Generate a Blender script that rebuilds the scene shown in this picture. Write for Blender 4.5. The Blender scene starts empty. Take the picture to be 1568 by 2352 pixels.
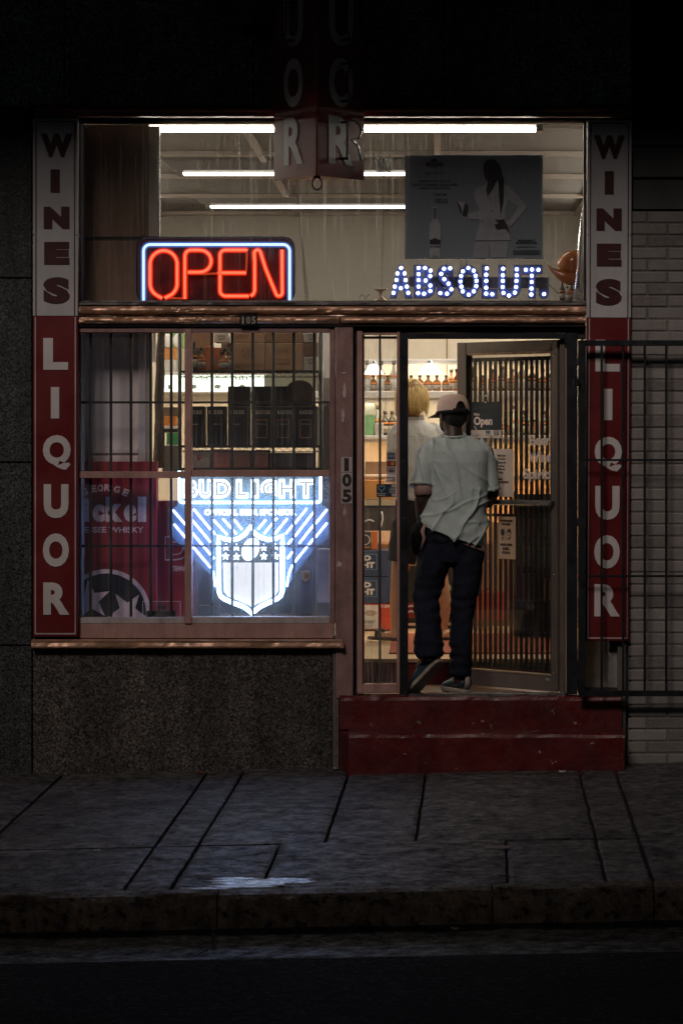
import bpy, bmesh, math, random
from mathutils import Vector, Matrix, noise
random.seed(7)
R = math.radians
SC = bpy.context.scene
COL = SC.collection

# ------------------------------------------------------------------ camera, sky, sun, exposure
D, S, EZ, PX0, PY0 = 18.0, 389.0, 1.967, 1004.0, 1000.0   # camera distance, photo pixels per metre at the facade, eye height, principal point
cam = bpy.data.cameras.new('camera')
cam.sensor_fit = 'HORIZONTAL'
cam.sensor_width = 36
cam.lens = 36 * D / (1568 / S)
cam.shift_x = (784 - PX0) / 1568
cam.shift_y = -(1176 - PY0) / 1568
cam.clip_end = 500
camo = bpy.data.objects.new('camera', cam)
COL.objects.link(camo)
camo.location = (0, -D, EZ)
camo.rotation_euler = (R(90), 0, 0)
SC.camera = camo

SUN_AZ, SUN_EL = R(-15), R(37)          # from the street side, a little to the left, high
w = bpy.data.worlds.new('World')
SC.world = w
w.use_nodes = True
wn = w.node_tree.nodes
sky = wn.new('ShaderNodeTexSky')
sky.sky_type = 'NISHITA'
sky.sun_disc = False
sky.sun_elevation = SUN_EL
sky.sun_rotation = math.pi - SUN_AZ
w.node_tree.links.new(sky.outputs[0], wn['Background'].inputs[0])
wn['Background'].inputs[1].default_value = 0.0105
sun = bpy.data.lights.new('night_sun', 'SUN')
sun.energy = .95
sun.angle = R(14)
sun.color = (1.0, 0.84, 0.74)
suno = bpy.data.objects.new('night_sun', sun)
COL.objects.link(suno)
suno.location = (2, -8, 8)
suno.rotation_euler = Vector((-math.sin(SUN_AZ) * math.cos(SUN_EL), math.cos(SUN_AZ) * math.cos(SUN_EL), -math.sin(SUN_EL))).to_track_quat('-Z', 'Y').to_euler()
SC.view_settings.view_transform = 'Standard'
SC.view_settings.look = 'None'
SC.view_settings.exposure = 0.0
SC.view_settings.gamma = 1.0
SC.view_settings.use_curve_mapping = False
SC.cycles.use_denoising = True
SC.cycles.max_bounces = 8
SC.cycles.diffuse_bounces = 4
SC.cycles.glossy_bounces = 3
SC.cycles.transmission_bounces = 4
SC.cycles.transparent_max_bounces = 24
SC.cycles.caustics_reflective = False
SC.cycles.caustics_refractive = False
SC.cycles.sample_clamp_indirect = 4.0

# ------------------------------------------------------------------ helpers
def X(px, d=0.0): return (px - PX0) / S * (D + d) / D
def Z(py, d=0.0): return EZ + (PY0 - py) / S * (D + d) / D
def W(px, py, d=0.0): return Vector((X(px, d), d, Z(py, d)))

class MB:
    def __init__(self): self.v = []; self.f = []
    def add(self, vs, fs):
        b = len(self.v); self.v += [tuple(p) for p in vs]
        self.f += [[i + b for i in q] for q in fs]; return self
    def box(self, x0, x1, y0, y1, z0, z1):
        return self.add([(x0,y0,z0),(x1,y0,z0),(x1,y1,z0),(x0,y1,z0),(x0,y0,z1),(x1,y0,z1),(x1,y1,z1),(x0,y1,z1)],
                        [(0,3,2,1),(4,5,6,7),(0,1,5,4),(1,2,6,5),(2,3,7,6),(3,0,4,7)])
    def pbox(self, a, b, c, e, d0, d1):            # photo pixels read at the front depth d0
        return self.box(X(a,d0), X(b,d0), d0, d1, Z(e,d0), Z(c,d0))
    def prism(self, pts, y0, y1):                  # outline in x, z
        n = len(pts)
        return self.add([(x,y0,z) for x,z in pts] + [(x,y1,z) for x,z in pts],
                        [list(range(n)), list(range(2*n-1, n-1, -1))] + [(i,(i+n),(i+1)%n+n,(i+1)%n) for i in range(n)])
    def flat(self, pts, z0, z1):                   # outline in x, y
        n = len(pts)
        return self.add([(x,y,z0) for x,y in pts] + [(x,y,z1) for x,y in pts],
                        [list(range(n-1,-1,-1)), list(range(n, 2*n))] + [(i,(i+1)%n,(i+1)%n+n,i+n) for i in range(n)])
    def tube(self, path, r, n=8, closed=False, caps=True, ref=None):
        P = [Vector(p) for p in path]; m = len(P); vs = []; fs = []; u0 = None
        for i, p in enumerate(P):
            a = P[i-1] if (i or closed) else p; b = P[(i+1) % m] if (i < m-1 or closed) else p
            t = (b - a).normalized()
            if u0 is None:
                u0 = Vector(ref) if ref else (Vector((0,1,0)) if abs(t.y) < .8 else Vector((1,0,0)))
            u = (u0 - t * u0.dot(t)).normalized(); u0 = u; q = t.cross(u)
            rr = r[i] if isinstance(r, (list, tuple)) else r
            ru, rv = rr if isinstance(rr, (list, tuple)) else (rr, rr)
            for k in range(n):
                an = 2*math.pi*k/n
                vs.append(p + u*math.cos(an)*ru + q*math.sin(an)*rv)
        for i in range(m if closed else m-1):
            j = (i+1) % m
            for k in range(n): fs.append((i*n+k, i*n+(k+1)%n, j*n+(k+1)%n, j*n+k))
        if caps and not closed: fs += [list(range(n-1,-1,-1)), list(range((m-1)*n, m*n))]
        return self.add(vs, fs)
    def lathe(self, prof, cx=0, cy=0, n=16, z0=0):
        vs = []; fs = []; m = len(prof)
        for r, z in prof:
            for k in range(n):
                a = 2*math.pi*k/n; vs.append((cx+r*math.cos(a), cy+r*math.sin(a), z+z0))
        for i in range(m-1):
            for k in range(n): fs.append((i*n+k, i*n+(k+1)%n, (i+1)*n+(k+1)%n, (i+1)*n+k))
        fs += [list(range(n-1,-1,-1)), list(range((m-1)*n, m*n))]
        return self.add(vs, fs)
    def ellipsoid(self, c, rx, ry, rz, nu=16, nv=10):
        vs = []; fs = []
        for j in range(1, nv):
            t = math.pi*j/nv
            for k in range(nu):
                a = 2*math.pi*k/nu
                vs.append((c[0]+rx*math.sin(t)*math.cos(a), c[1]+ry*math.sin(t)*math.sin(a), c[2]+rz*math.cos(t)))
        for j in range(nv-2):
            for k in range(nu): fs.append((j*nu+k, (j+1)*nu+k, (j+1)*nu+(k+1)%nu, j*nu+(k+1)%nu))
        top = len(vs); vs += [(c[0],c[1],c[2]+rz), (c[0],c[1],c[2]-rz)]
        for k in range(nu):
            fs.append((top, k, (k+1)%nu)); fs.append((top+1, (nv-2)*nu+(k+1)%nu, (nv-2)*nu+k))
        return self.add(vs, fs)
    def grid(self, fn, nx, ny):
        vs = [fn(i/nx, j/ny) for j in range(ny+1) for i in range(nx+1)]
        fs = [(j*(nx+1)+i, j*(nx+1)+i+1, (j+1)*(nx+1)+i+1, (j+1)*(nx+1)+i) for j in range(ny) for i in range(nx)]
        return self.add(vs, fs)
    def mesh(self, name='m', bevel=0, seg=1):
        me = bpy.data.meshes.new(name); me.from_pydata(self.v, [], self.f)
        bm = bmesh.new(); bm.from_mesh(me)
        bmesh.ops.recalc_face_normals(bm, faces=bm.faces)
        if bevel:
            ed = [e for e in bm.edges if len(e.link_faces) == 2 and e.calc_face_angle(0) > .5]
            bmesh.ops.bevel(bm, geom=ed, offset=bevel, segments=seg, affect='EDGES', profile=.5)
        bm.to_mesh(me); bm.free(); return me

def put(me, name, mat, parent=None, local=False, smooth=False):
    """a mesh object; with a parent, vertices given in world space are moved into the parent's space"""
    o = bpy.data.objects.new(name, me); COL.objects.link(o)
    if mat and not me.materials: me.materials.append(mat)
    if smooth:
        me.polygons.foreach_set('use_smooth', [True]*len(me.polygons))
    if parent:
        if not local: me.transform(world_of(parent).inverted())
        o.parent = parent
    elif not local and len(me.vertices):
        xs = [v.co for v in me.vertices]
        c = Vector(((min(p.x for p in xs)+max(p.x for p in xs))/2, (min(p.y for p in xs)+max(p.y for p in xs))/2, min(p.z for p in xs)))
        me.transform(Matrix.Translation(-c)); o.location = c
    return o
def world_of(o):
    m = Matrix.LocRotScale(o.location, o.rotation_euler, o.scale)
    return world_of(o.parent) @ m if o.parent else m
def B(mb, name, mat, parent=None, local=False, smooth=False, bevel=0, seg=1):
    return put(mb.mesh(name, bevel, seg), name, mat, parent, local, smooth)
def tag(o, label=None, cat=None, group=None, kind=None):
    if label: o['label'] = label
    if cat: o['category'] = cat
    if group: o['group'] = group
    if kind: o['kind'] = kind
    return o
def thing(name, label, cat, loc=(0,0,0), rz=0, group=None):
    o = bpy.data.objects.new(name, None); COL.objects.link(o)
    o.empty_display_size = .05
    o.location = loc; o.rotation_euler = (0, 0, rz)
    return tag(o, label, cat, group)
def struct(o): o['kind'] = 'structure'; return o
def copy_tree(o, loc=None, rz=None, label=None, scale=None, parent=None):
    c = o.copy(); COL.objects.link(c)
    if parent: c.parent = parent
    if loc is not None: c.location = loc
    if rz is not None: c.rotation_euler = (0, 0, rz)
    if scale is not None: c.scale = scale
    if label: c['label'] = label
    for ch in list(o.children): copy_tree(ch, parent=c)
    return c

_txt = {}
def text_mesh(s, bold=0.0, space=1.0):
    k = (s, bold, space)
    if k not in _txt:
        cu = bpy.data.curves.new('t', 'FONT'); cu.body = s; cu.size = 1; cu.offset = bold
        cu.align_x = 'CENTER'; cu.resolution_u = 4; cu.space_character = space; cu.space_line = 1.0
        o = bpy.data.objects.new('t', cu)
        me = bpy.data.meshes.new_from_object(o)
        _txt[k] = ([tuple(v.co) for v in me.vertices], [list(p.vertices) for p in me.polygons])
        bpy.data.objects.remove(o); bpy.data.meshes.remove(me)
    return _txt[k]
def text(s, x0, x1, z0, z1, y, mat, parent=None, name='lettering', thick=.0015, bold=0.0, space=1.0, local=False, shear=0.0, rot=0.0):
    """lettering fitted into the box x0..x1, z0..z1, facing -y, its back on the plane y"""
    vs, fs = text_mesh(s, bold, space)
    ax = min(v[0] for v in vs); bx = max(v[0] for v in vs); az = min(v[1] for v in vs); bz = max(v[1] for v in vs)
    bm = bmesh.new(); bv = []
    for v in vs:
        tx = (v[0]-ax)/(bx-ax) if bx > ax else .5; tz = (v[1]-az)/(bz-az) if bz > az else .5
        px_ = x0+(x1-x0)*tx; pz_ = z0+(z1-z0)*tz
        if rot:
            cx, cz = (x0+x1)/2, (z0+z1)/2; ca, sa = math.cos(rot), math.sin(rot)
            px_, pz_ = cx+(px_-cx)*ca-(pz_-cz)*sa, cz+(px_-cx)*sa+(pz_-cz)*ca
        bv.append(bm.verts.new((px_ + shear*(tz-.5)*(z1-z0), y-thick, pz_)))
    fc = []
    for q in fs:
        try: fc.append(bm.faces.new([bv[i] for i in q]))
        except ValueError: pass
    bmesh.ops.remove_doubles(bm, verts=bm.verts, dist=1e-6)
    fc = list(bm.faces)
    if thick >= .0015:
        r = bmesh.ops.extrude_face_region(bm, geom=fc)
        for e in r['geom']:
            if isinstance(e, bmesh.types.BMVert): e.co.y += thick
    bmesh.ops.recalc_face_normals(bm, faces=bm.faces)
    me = bpy.data.meshes.new(name); bm.to_mesh(me); bm.free()
    return put(me, name, mat, parent, local)
def ptext(s, a, b, c, e, d, mat, parent=None, **k):
    return text(s, X(a,d), X(b,d), Z(e,d), Z(c,d), d, mat, parent, **k)

# ------------------------------------------------------------------ materials
def nt(name):
    m = bpy.data.materials.new(name); m.use_nodes = True
    t = m.node_tree; return m, t, t.nodes['Principled BSDF']
def tex_coord(t, scale=(1,1,1), loc=(0,0,0)):
    c = t.nodes.new('ShaderNodeNewGeometry'); mp = t.nodes.new('ShaderNodeMapping')
    mp.inputs['Scale'].default_value = scale; mp.inputs['Location'].default_value = loc
    t.links.new(c.outputs['Position'], mp.inputs[0]); return mp.outputs[0]
def noise_node(t, vec, scale, detail=4, rough=.6):
    n = t.nodes.new('ShaderNodeTexNoise'); n.inputs['Scale'].default_value = scale
    n.inputs['Detail'].default_value = detail; n.inputs['Roughness'].default_value = rough
    t.links.new(vec, n.inputs['Vector']); return n.outputs['Fac']
def ramp(t, fac, stops):
    r = t.nodes.new('ShaderNodeValToRGB'); e = r.color_ramp.elements
    while len(e) < len(stops): e.new(.5)
    for el, (p, c) in zip(e, stops):
        el.position = p; el.color = (c, c, c, 1) if isinstance(c, (int, float)) else (*c, 1)
    t.links.new(fac, r.inputs[0]); return r.outputs[0]
def mixc(t, fac, a, b, mode='MIX'):
    m = t.nodes.new('ShaderNodeMix'); m.data_type = 'RGBA'; m.blend_type = mode
    for sock, val in ((m.inputs[0], fac), (m.inputs[6], a), (m.inputs[7], b)):
        if isinstance(val, (int, float)): sock.default_value = val
        elif isinstance(val, tuple): sock.default_value = (*val, 1)
        else: t.links.new(val, sock)
    return m.outputs[2]
def bump_node(t, h, strength, dist, bsdf, prev=None):
    b = t.nodes.new('ShaderNodeBump'); b.inputs['Strength'].default_value = strength; b.inputs['Distance'].default_value = dist
    t.links.new(h, b.inputs['Height'])
    if prev is not None: t.links.new(prev, b.inputs['Normal'])
    t.links.new(b.outputs[0], bsdf.inputs['Normal']); return b.outputs[0]
_M = {}
def M(name, col, rough=.55, metal=0.0, var=.18, vs=6.0, bump=0.0, bs=80.0, stretch=(1,1,1), emit=None, es=0.0, spec=.5, grime=0.0):
    """painted / plain surface: base colour broken up by two sizes of noise, with wear in the gloss and fine relief"""
    if name in _M: return _M[name]
    m, t, b = nt(name); v = tex_coord(t, stretch)
    n1 = noise_node(t, v, vs, 5); n2 = noise_node(t, v, vs*9, 3)
    lo = tuple(c*(1-var) for c in col); hi = tuple(min(1, c*(1+var)) for c in col)
    c1 = mixc(t, ramp(t, n1, [(.3,0),(.7,1)]), lo, hi)
    c2 = mixc(t, ramp(t, n2, [(.35,0),(.65,1)]), tuple(1-var*.6 for _ in range(3)), (1.0,1.0,1.0))
    c = mixc(t, 1.0, c1, c2, 'MULTIPLY')
    if grime:
        g = noise_node(t, tex_coord(t, (3,3,.5)), 5, 6, .7)
        c = mixc(t, ramp(t, g, [(.48,0),(.72,grime)]), c, tuple(x*.35 for x in col))
    t.links.new(c, b.inputs['Base Color'])
    b.inputs['Metallic'].default_value = metal
    b.inputs['Specular IOR Level'].default_value = spec
    rr = ramp(t, n1, [(.25, max(.03, rough-.1)), (.75, min(1, rough+.12))])
    t.links.new(rr, b.inputs['Roughness'])
    if bump: bump_node(t, noise_node(t, v, bs, 5), bump, .01, b)
    if emit:
        b.inputs['Emission Color'].default_value = (*emit, 1); b.inputs['Emission Strength'].default_value = es
    _M[name] = m; return m
def glow(name, col, strength):
    if name in _M: return _M[name]
    m, t, b = nt(name)
    b.inputs['Base Color'].default_value = (.8,.8,.8,1); b.inputs['Roughness'].default_value = .25
    b.inputs['Emission Color'].default_value = (*col, 1); b.inputs['Emission Strength'].default_value = strength
    _M[name] = m; return m
def glass(name, dirt=.05, streak=.10, tint=(1,1,1), rough=.02, scale=1.0, base=.01):
    """thin pane: clear, a Fresnel reflection, and a film of dust, runs and drops that scatters light"""
    m, t, b = nt(name); t.nodes.remove(b); out = t.nodes['Material Output']
    tr = t.nodes.new('ShaderNodeBsdfTransparent'); tr.inputs[0].default_value = (*tint, 1)
    gl = t.nodes.new('ShaderNodeBsdfGlossy'); gl.inputs['Roughness'].default_value = rough
    fr = t.nodes.new('ShaderNodeFresnel'); ge = t.nodes.new('ShaderNodeNewGeometry'); mr = t.nodes.new('ShaderNodeMapRange')
    mr.inputs['To Min'].default_value = 1.45; mr.inputs['To Max'].default_value = 1/1.45      # the far face of a thin sheet reflects like the near one
    t.links.new(ge.outputs['Backfacing'], mr.inputs['Value']); t.links.new(mr.outputs[0], fr.inputs[0])
    m1 = t.nodes.new('ShaderNodeMixShader')
    t.links.new(fr.outputs[0], m1.inputs[0]); t.links.new(tr.outputs[0], m1.inputs[1]); t.links.new(gl.outputs[0], m1.inputs[2])
    df = t.nodes.new('ShaderNodeBsdfDiffuse'); df.inputs[0].default_value = (.75,.74,.7,1)
    tl = t.nodes.new('ShaderNodeBsdfTranslucent'); tl.inputs[0].default_value = (.75,.74,.7,1)
    m2 = t.nodes.new('ShaderNodeMixShader'); m2.inputs[0].default_value = .5
    t.links.new(df.outputs[0], m2.inputs[1]); t.links.new(tl.outputs[0], m2.inputs[2])
    runs = ramp(t, noise_node(t, tex_coord(t, (55*scale,1,1.6*scale)), 1.0, 5, .7), [(.52,0),(.78,streak)])
    film = ramp(t, noise_node(t, tex_coord(t, (3*scale,1,2*scale)), 1.0, 6, .65), [(.35,base),(.8,dirt)])
    drops = ramp(t, noise_node(t, tex_coord(t, (110*scale,1,75*scale), (3,0,1)), 1.0, 2, .5), [(.72,0),(.78,streak*2.2)])
    a = t.nodes.new('ShaderNodeMath'); a.operation = 'ADD'; t.links.new(runs, a.inputs[0]); t.links.new(film, a.inputs[1])
    a2 = t.nodes.new('ShaderNodeMath'); a2.operation = 'ADD'; a2.use_clamp = True; t.links.new(a.outputs[0], a2.inputs[0]); t.links.new(drops, a2.inputs[1])
    m3 = t.nodes.new('ShaderNodeMixShader')
    t.links.new(a2.outputs[0], m3.inputs[0]); t.links.new(m1.outputs[0], m3.inputs[1]); t.links.new(m2.outputs[0], m3.inputs[2])
    t.links.new(m3.outputs[0], out.inputs[0]); return m
def liquid(name, col, rough=.05, clear=.55):
    m, t, b = nt(name); t.nodes.remove(b); out = t.nodes['Material Output']
    tr = t.nodes.new('ShaderNodeBsdfTransparent'); tr.inputs[0].default_value = (*col, 1)
    pb = t.nodes.new('ShaderNodeBsdfPrincipled'); pb.inputs['Base Color'].default_value = (*[c*.6 for c in col], 1); pb.inputs['Roughness'].default_value = rough
    mx = t.nodes.new('ShaderNodeMixShader'); mx.inputs[0].default_value = 1-clear
    t.links.new(tr.outputs[0], mx.inputs[1]); t.links.new(pb.outputs[0], mx.inputs[2]); t.links.new(mx.outputs[0], out.inputs[0])
    return m
def granite(name, base, warm=(1,1,1)):
    m, t, b = nt(name); v = tex_coord(t)
    vo = t.nodes.new('ShaderNodeTexVoronoi'); vo.inputs['Scale'].default_value = 112; t.links.new(v, vo.inputs['Vector'])
    bw = t.nodes.new('ShaderNodeRGBToBW'); t.links.new(vo.outputs['Color'], bw.inputs[0])
    sp = ramp(t, bw.outputs[0], [(.18,.2),(.38,.65),(.62,1.2),(.82,2.3)])
    big = ramp(t, noise_node(t, v, 34, 3), [(.3,.55),(.7,1.3)])
    blot = ramp(t, noise_node(t, v, 1.6, 7, .72), [(.3,.45),(.7,1.45)])
    run = ramp(t, noise_node(t, tex_coord(t, (7,7,.6)), 1.0, 6, .75), [(.38,1.15),(.72,.4)])
    c = mixc(t, 1, tuple(base*k for k in warm), sp, 'MULTIPLY'); c = mixc(t, 1, c, big, 'MULTIPLY'); c = mixc(t, 1, c, blot, 'MULTIPLY'); c = mixc(t, 1, c, run, 'MULTIPLY')
    t.links.new(c, b.inputs['Base Color'])
    t.links.new(ramp(t, bw.outputs[0], [(.2,.4),(.8,.75)]), b.inputs['Roughness'])
    bump_node(t, bw.outputs[0], .35, .002, b); return m
def concrete(name, base, tint=(1,.97,.95), sc=1.0):
    m, t, b = nt(name); v = tex_coord(t, (1,1,1))
    st = ramp(t, noise_node(t, tex_coord(t, (1.6,1.6,1)), 1.4*sc, 8, .68), [(.25,.3),(.5,.85),(.75,1.45)])
    fine = ramp(t, noise_node(t, v, 85, 4, .75), [(.3,.5),(.7,1.4)])
    spots = ramp(t, noise_node(t, v, 22, 2, .4), [(.34,.25),(.40,1.0)])
    scuff = ramp(t, noise_node(t, tex_coord(t, (16,6,1), (2,5,0)), 1.0, 7, .75), [(.3,.55),(.6,1.0),(.78,1.9)])
    mid = ramp(t, noise_node(t, v, 11, 8, .75), [(.36,.4),(.5,.9),(.66,1.6)])
    c = mixc(t, 1, tuple(base*k for k in tint), st, 'MULTIPLY')
    for q in (fine, mid, spots, scuff): c = mixc(t, 1, c, q, 'MULTIPLY')
    t.links.new(c, b.inputs['Base Color'])
    t.links.new(ramp(t, noise_node(t, v, 9, 8, .8), [(.40,.75),(.6,.28)]), b.inputs['Roughness'])
    t.links.new(ramp(t, noise_node(t, tex_coord(t, (1.5,1,1), (7,3,0)), 8, 8, .8), [(.42,.03),(.5,.2),(.62,.5)]), b.inputs['Specular IOR Level'])
    n1 = bump_node(t, noise_node(t, v, 110, 5, .75), .9, .006, b)
    bump_node(t, noise_node(t, v, 14, 6, .7), .6, .014, b, n1); return m
def cloth(name, col, var=.15, weave=900, fold=.0, stain=None):
    m, t, b = nt(name); v = tex_coord(t)
    n1 = noise_node(t, v, 7, 5, .6); n2 = noise_node(t, v, weave, 2)
    c = mixc(t, ramp(t, n1, [(.3,0),(.7,1)]), tuple(x*(1-var) for x in col), tuple(min(1,x*(1+var)) for x in col))
    c = mixc(t, 1, c, ramp(t, n2, [(.3,.8),(.7,1.1)]), 'MULTIPLY')
    if stain: c = mixc(t, ramp(t, noise_node(t, v, 11, 6, .7), [(.52,0),(.75,.55)]), c, stain)
    t.links.new(c, b.inputs['Base Color']); b.inputs['Roughness'].default_value = .9
    b.inputs['Specular IOR Level'].default_value = .15
    n = bump_node(t, n2, .25, .001, b)
    if fold: bump_node(t, noise_node(t, tex_coord(t, (9,9,5)), 1.6, 4, .55), fold, .03, b, n)
    return m

# ------------------------------------------------------------------ shared materials
granite_dark = granite('granite_fascia', .27, (.86,.98,1.08))
granite_side = granite('granite_side', .038, (.92,1,1.04))
granite_low = granite('granite_bulkhead', .052, (1.14,1,.86))
mortar = M('mortar', (.30,.30,.29), .9, bump=.4, bs=200)
pink = M('mauve_paint', (.45,.265,.235), .42, var=.16, vs=5, bump=.12, bs=120, grime=.5)
pink_d = M('mauve_paint_shabby', (.30,.175,.165), .5, var=.25, vs=7, bump=.2, bs=90, grime=.6)
bronze = M('bronze_trim', (.50,.29,.19), .36, .30, var=.3, vs=6, bump=.22, bs=10, stretch=(1,1,3), grime=.4)
bronze_d = M('dark_bronze', (.055,.05,.05), .42, .35, var=.3, vs=8, bump=.15, bs=40)
navy = M('navy_iron', (.010,.012,.017), .42, .2, var=.35, vs=12, bump=.15, bs=140)
black = M('black_iron', (.008,.009,.010), .45, .25, var=.35, vs=14, bump=.2, bs=160)
alu = M('bronze_aluminium', (.20,.165,.145), .38, .45, var=.12, vs=5, bump=.08, bs=90, stretch=(4,4,1))
red_sign = M('sign_red', (.135,.008,.011), .38, var=.12, vs=3, grime=.25)
white_sign = M('sign_white', (.50,.50,.52), .42, var=.07, vs=4, grime=.18)
steel = M('steel', (.6,.6,.6), .25, .95, var=.1)
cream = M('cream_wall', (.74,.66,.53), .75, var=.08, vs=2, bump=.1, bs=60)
white_wall = M('white_panel', (.72,.66,.68), .6, var=.06, vs=3, bump=.05, bs=70)
shelf_white = M('shelf_white', (.72,.70,.66), .45, var=.05)
card = M('cardboard', (.36,.22,.125), .8, var=.12, vs=8, bump=.1, bs=120)
card_d = M('cardboard_brown', (.25,.15,.085), .8, var=.12, vs=8, bump=.1, bs=120)
paper = M('paper', (.62,.52,.45), .7, var=.06, vs=10)
ink = M('ink', (.02,.02,.022), .6, var=.1)
white_ink = M('white_print', (.75,.74,.72), .55, var=.06)
pane_top = glass('glass_transom', .022, .13, base=.003)
pane_low = glass('glass_display', .045, .09, scale=.9, base=.006)
pane_hazy = glass('glass_display_hazy', .19, .12, scale=.9, base=.06)
pane_side = glass('glass_sidelight', .07, .22, scale=1.4, base=.01)
pane_door = glass('glass_door', .05, .05, tint=(.74,.71,.68), base=.008)

# ------------------------------------------------------------------ ground: pavement slabs, kerb, gutter, road
XB = X(800)
def G(x, a): return .0188*(x-XB) - .0157*a
SKEW = .0151
XL, XR = -14.0, 14.0
walk_mat = concrete('pavement_concrete', .13, (1,.96,.98))
walk_mat2 = concrete('pavement_concrete_patch', .10, (1,.96,.96), 2.0)
joint_mat = M('joint_dirt', (.012,.012,.013), .95, bump=.4, bs=60)
base = MB()
base.add([(XL,-4.28,G(XL,4.28)-.035),(XR,-4.28,G(XR,4.28)-.035),(XR,.35,G(XR,-.35)-.035),(XL,.35,G(XL,-.35)-.035)], [(0,1,2,3)])
walk = struct(B(base, 'pavement', joint_mat, local=True))
jx = [X(v) for v in (145,478,562,805,980,1325,1407)]
left = [jx[0]-1.25*k for k in range(8,0,-1)]; right = [jx[-1]+.9*k for k in range(1,13)]
def slab(xa, xb, a0, a1, mat, gap=.009, dz=0.0):
    mb = MB(); n = 22; m = 22
    def top(u, v):
        a = a0+gap+(a1-a0-2*gap)*v; x = xa+gap+(xb-xa-2*gap)*u - SKEW*a
        e = min(u, 1-u, v, 1-v)*min(xb-xa, a1-a0)
        wob = .005*noise.noise(Vector((x*7, a*7, 3)))+.004*noise.noise(Vector((x*25, a*25, 3))) if e < 1e-6 else 0
        return (x+wob, -a-wob, G(x,a)+dz+.004*noise.noise(Vector((x*1.3,a*1.3,0)))-(.006 if e < 1e-6 else 0))
    mb.grid(top, n, m)
    k = len(mb.v); edge = [i for i in range(n+1)]+[(j)*(n+1)+n for j in range(1,m+1)]+[m*(n+1)+i for i in range(n-1,-1,-1)]+[j*(n+1) for j in range(m-1,0,-1)]
    mb.v += [(mb.v[i][0], mb.v[i][1], mb.v[i][2]-.04) for i in edge]
    for q in range(len(edge)):
        r_ = (q+1) % len(edge); mb.f.append([edge[q], edge[r_], k+r_, k+q])
    return B(mb, 'slab', mat, walk, local=True)
xs = left+jx+right
rng = random.Random(3)
for i in range(len(xs)-1):
    slab(xs[i], xs[i+1], -.3, 2.93, walk_mat, dz=rng.uniform(-.003,.003))
front = left+jx[:3]+[X(720), X(1152)]+jx[5:]+right
for i in range(len(front)-1):
    p = abs(front[i]-X(720)) < .01
    slab(front[i], front[i+1], 2.95 if not p else 2.90, 4.27, walk_mat2 if p else walk_mat, gap=.006 if p else .009, dz=rng.uniform(-.004,.002)+(.004 if p else 0))
kerb_mat = concrete('kerb_concrete', .10, (1.3,.95,.62), 2.2)
def kerb_piece(x0, x1):
    mb = MB(); n = int((x1-x0)*45); prof = [(4.272,-.08),(4.272,-.002),(4.30,.004),(4.36,.003),(4.405,-.006),(4.435,-.026),(4.452,-.06),(4.462,-.11),(4.47,-.16)]
    def fn(u, v):
        x = x0+(x1-x0)*u; k = min(int(v*(len(prof)-1)), len(prof)-2); f = v*(len(prof)-1)-k
        a = prof[k][0]*(1-f)+prof[k+1][0]*f; z = prof[k][1]*(1-f)+prof[k+1][1]*f
        edge = math.exp(-((a-4.42)/.035)**2)
        chip = max(0, noise.fractal(Vector((x*4.5, v*2.5, 1)), .9, 2.2, 4)-.10)*.055*edge*(1.0 if x < X(830, -4.3) else .45)
        rough_ = .006*noise.noise(Vector((x*16, a*20, z*20)))
        if u in (0.0, 1.0): rough_ -= .006
        return (x, -(a-chip*.7+rough_*.4), G(x,a)+z-chip-abs(rough_)*.6)
    return B(mb.grid(fn, n, 22), 'kerb_stone', kerb_mat, kerb, local=True)
kbase = MB().add([(XL,-4.28,G(XL,4.28)-.06),(XR,-4.28,G(XR,4.28)-.06),(XR,-4.44,G(XR,4.44)-.2),(XL,-4.44,G(XL,4.44)-.2)], [(0,1,2,3)])
kerb = struct(B(kbase, 'kerb', joint_mat, local=True))
kx = [-9,-6.2,-3.4,X(500,-4.4),X(1130,-4.4),X(1500,-4.4),2.6,5.4,8.2]
for i in range(len(kx)-1): kerb_piece(kx[i]+.003, kx[i+1]-.003)
gut_mat = concrete('gutter_concrete', .012, (1,.98,.92), 1.6)
gm = MB()
def gfn(u, v):
    x = XL+(XR-XL)*u; a = 4.46+.74*v
    return (x, -a, G(x,a)-.147-.012*math.sin(math.pi*v)+.004*noise.noise(Vector((x*3,a*5,0))))
gutter = struct(B(gm.grid(gfn, 260, 14), 'gutter', gut_mat, local=True))
road_m, t, b = nt('asphalt'); v = tex_coord(t)
vo = t.nodes.new('ShaderNodeTexVoronoi'); vo.inputs['Scale'].default_value = 55; t.links.new(v, vo.inputs['Vector'])
bw = t.nodes.new('ShaderNodeRGBToBW'); t.links.new(vo.outputs['Color'], bw.inputs[0])
c = mixc(t, 1, ramp(t, bw.outputs[0], [(.2,.003),(.6,.010),(.85,.045)]), ramp(t, noise_node(t, v, 1.1, 6), [(.3,.45),(.7,1.2)]), 'MULTIPLY')
t.links.new(c, b.inputs['Base Color']); b.inputs['Roughness'].default_value = .92; b.inputs['Specular IOR Level'].default_value = .15
bump_node(t, vo.outputs['Distance'], .8, .006, b)
rm = MB()
def rfn(u, v):
    x = -60+120*u; a = 5.19+45*v**2
    edge = .02*noise.noise(Vector((x*2.2, 0, 5)))+.01*noise.noise(Vector((x*9,0,2))) if v == 0 else 0
    return (x, -(a+edge), G(max(-14,min(14,x)),5.2)-.142+.02*min(1,(a-5.19)/3)+(-.012 if v == 0 else 0))
road = struct(B(rm.grid(rfn, 500, 30), 'road', road_m, local=True))
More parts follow.
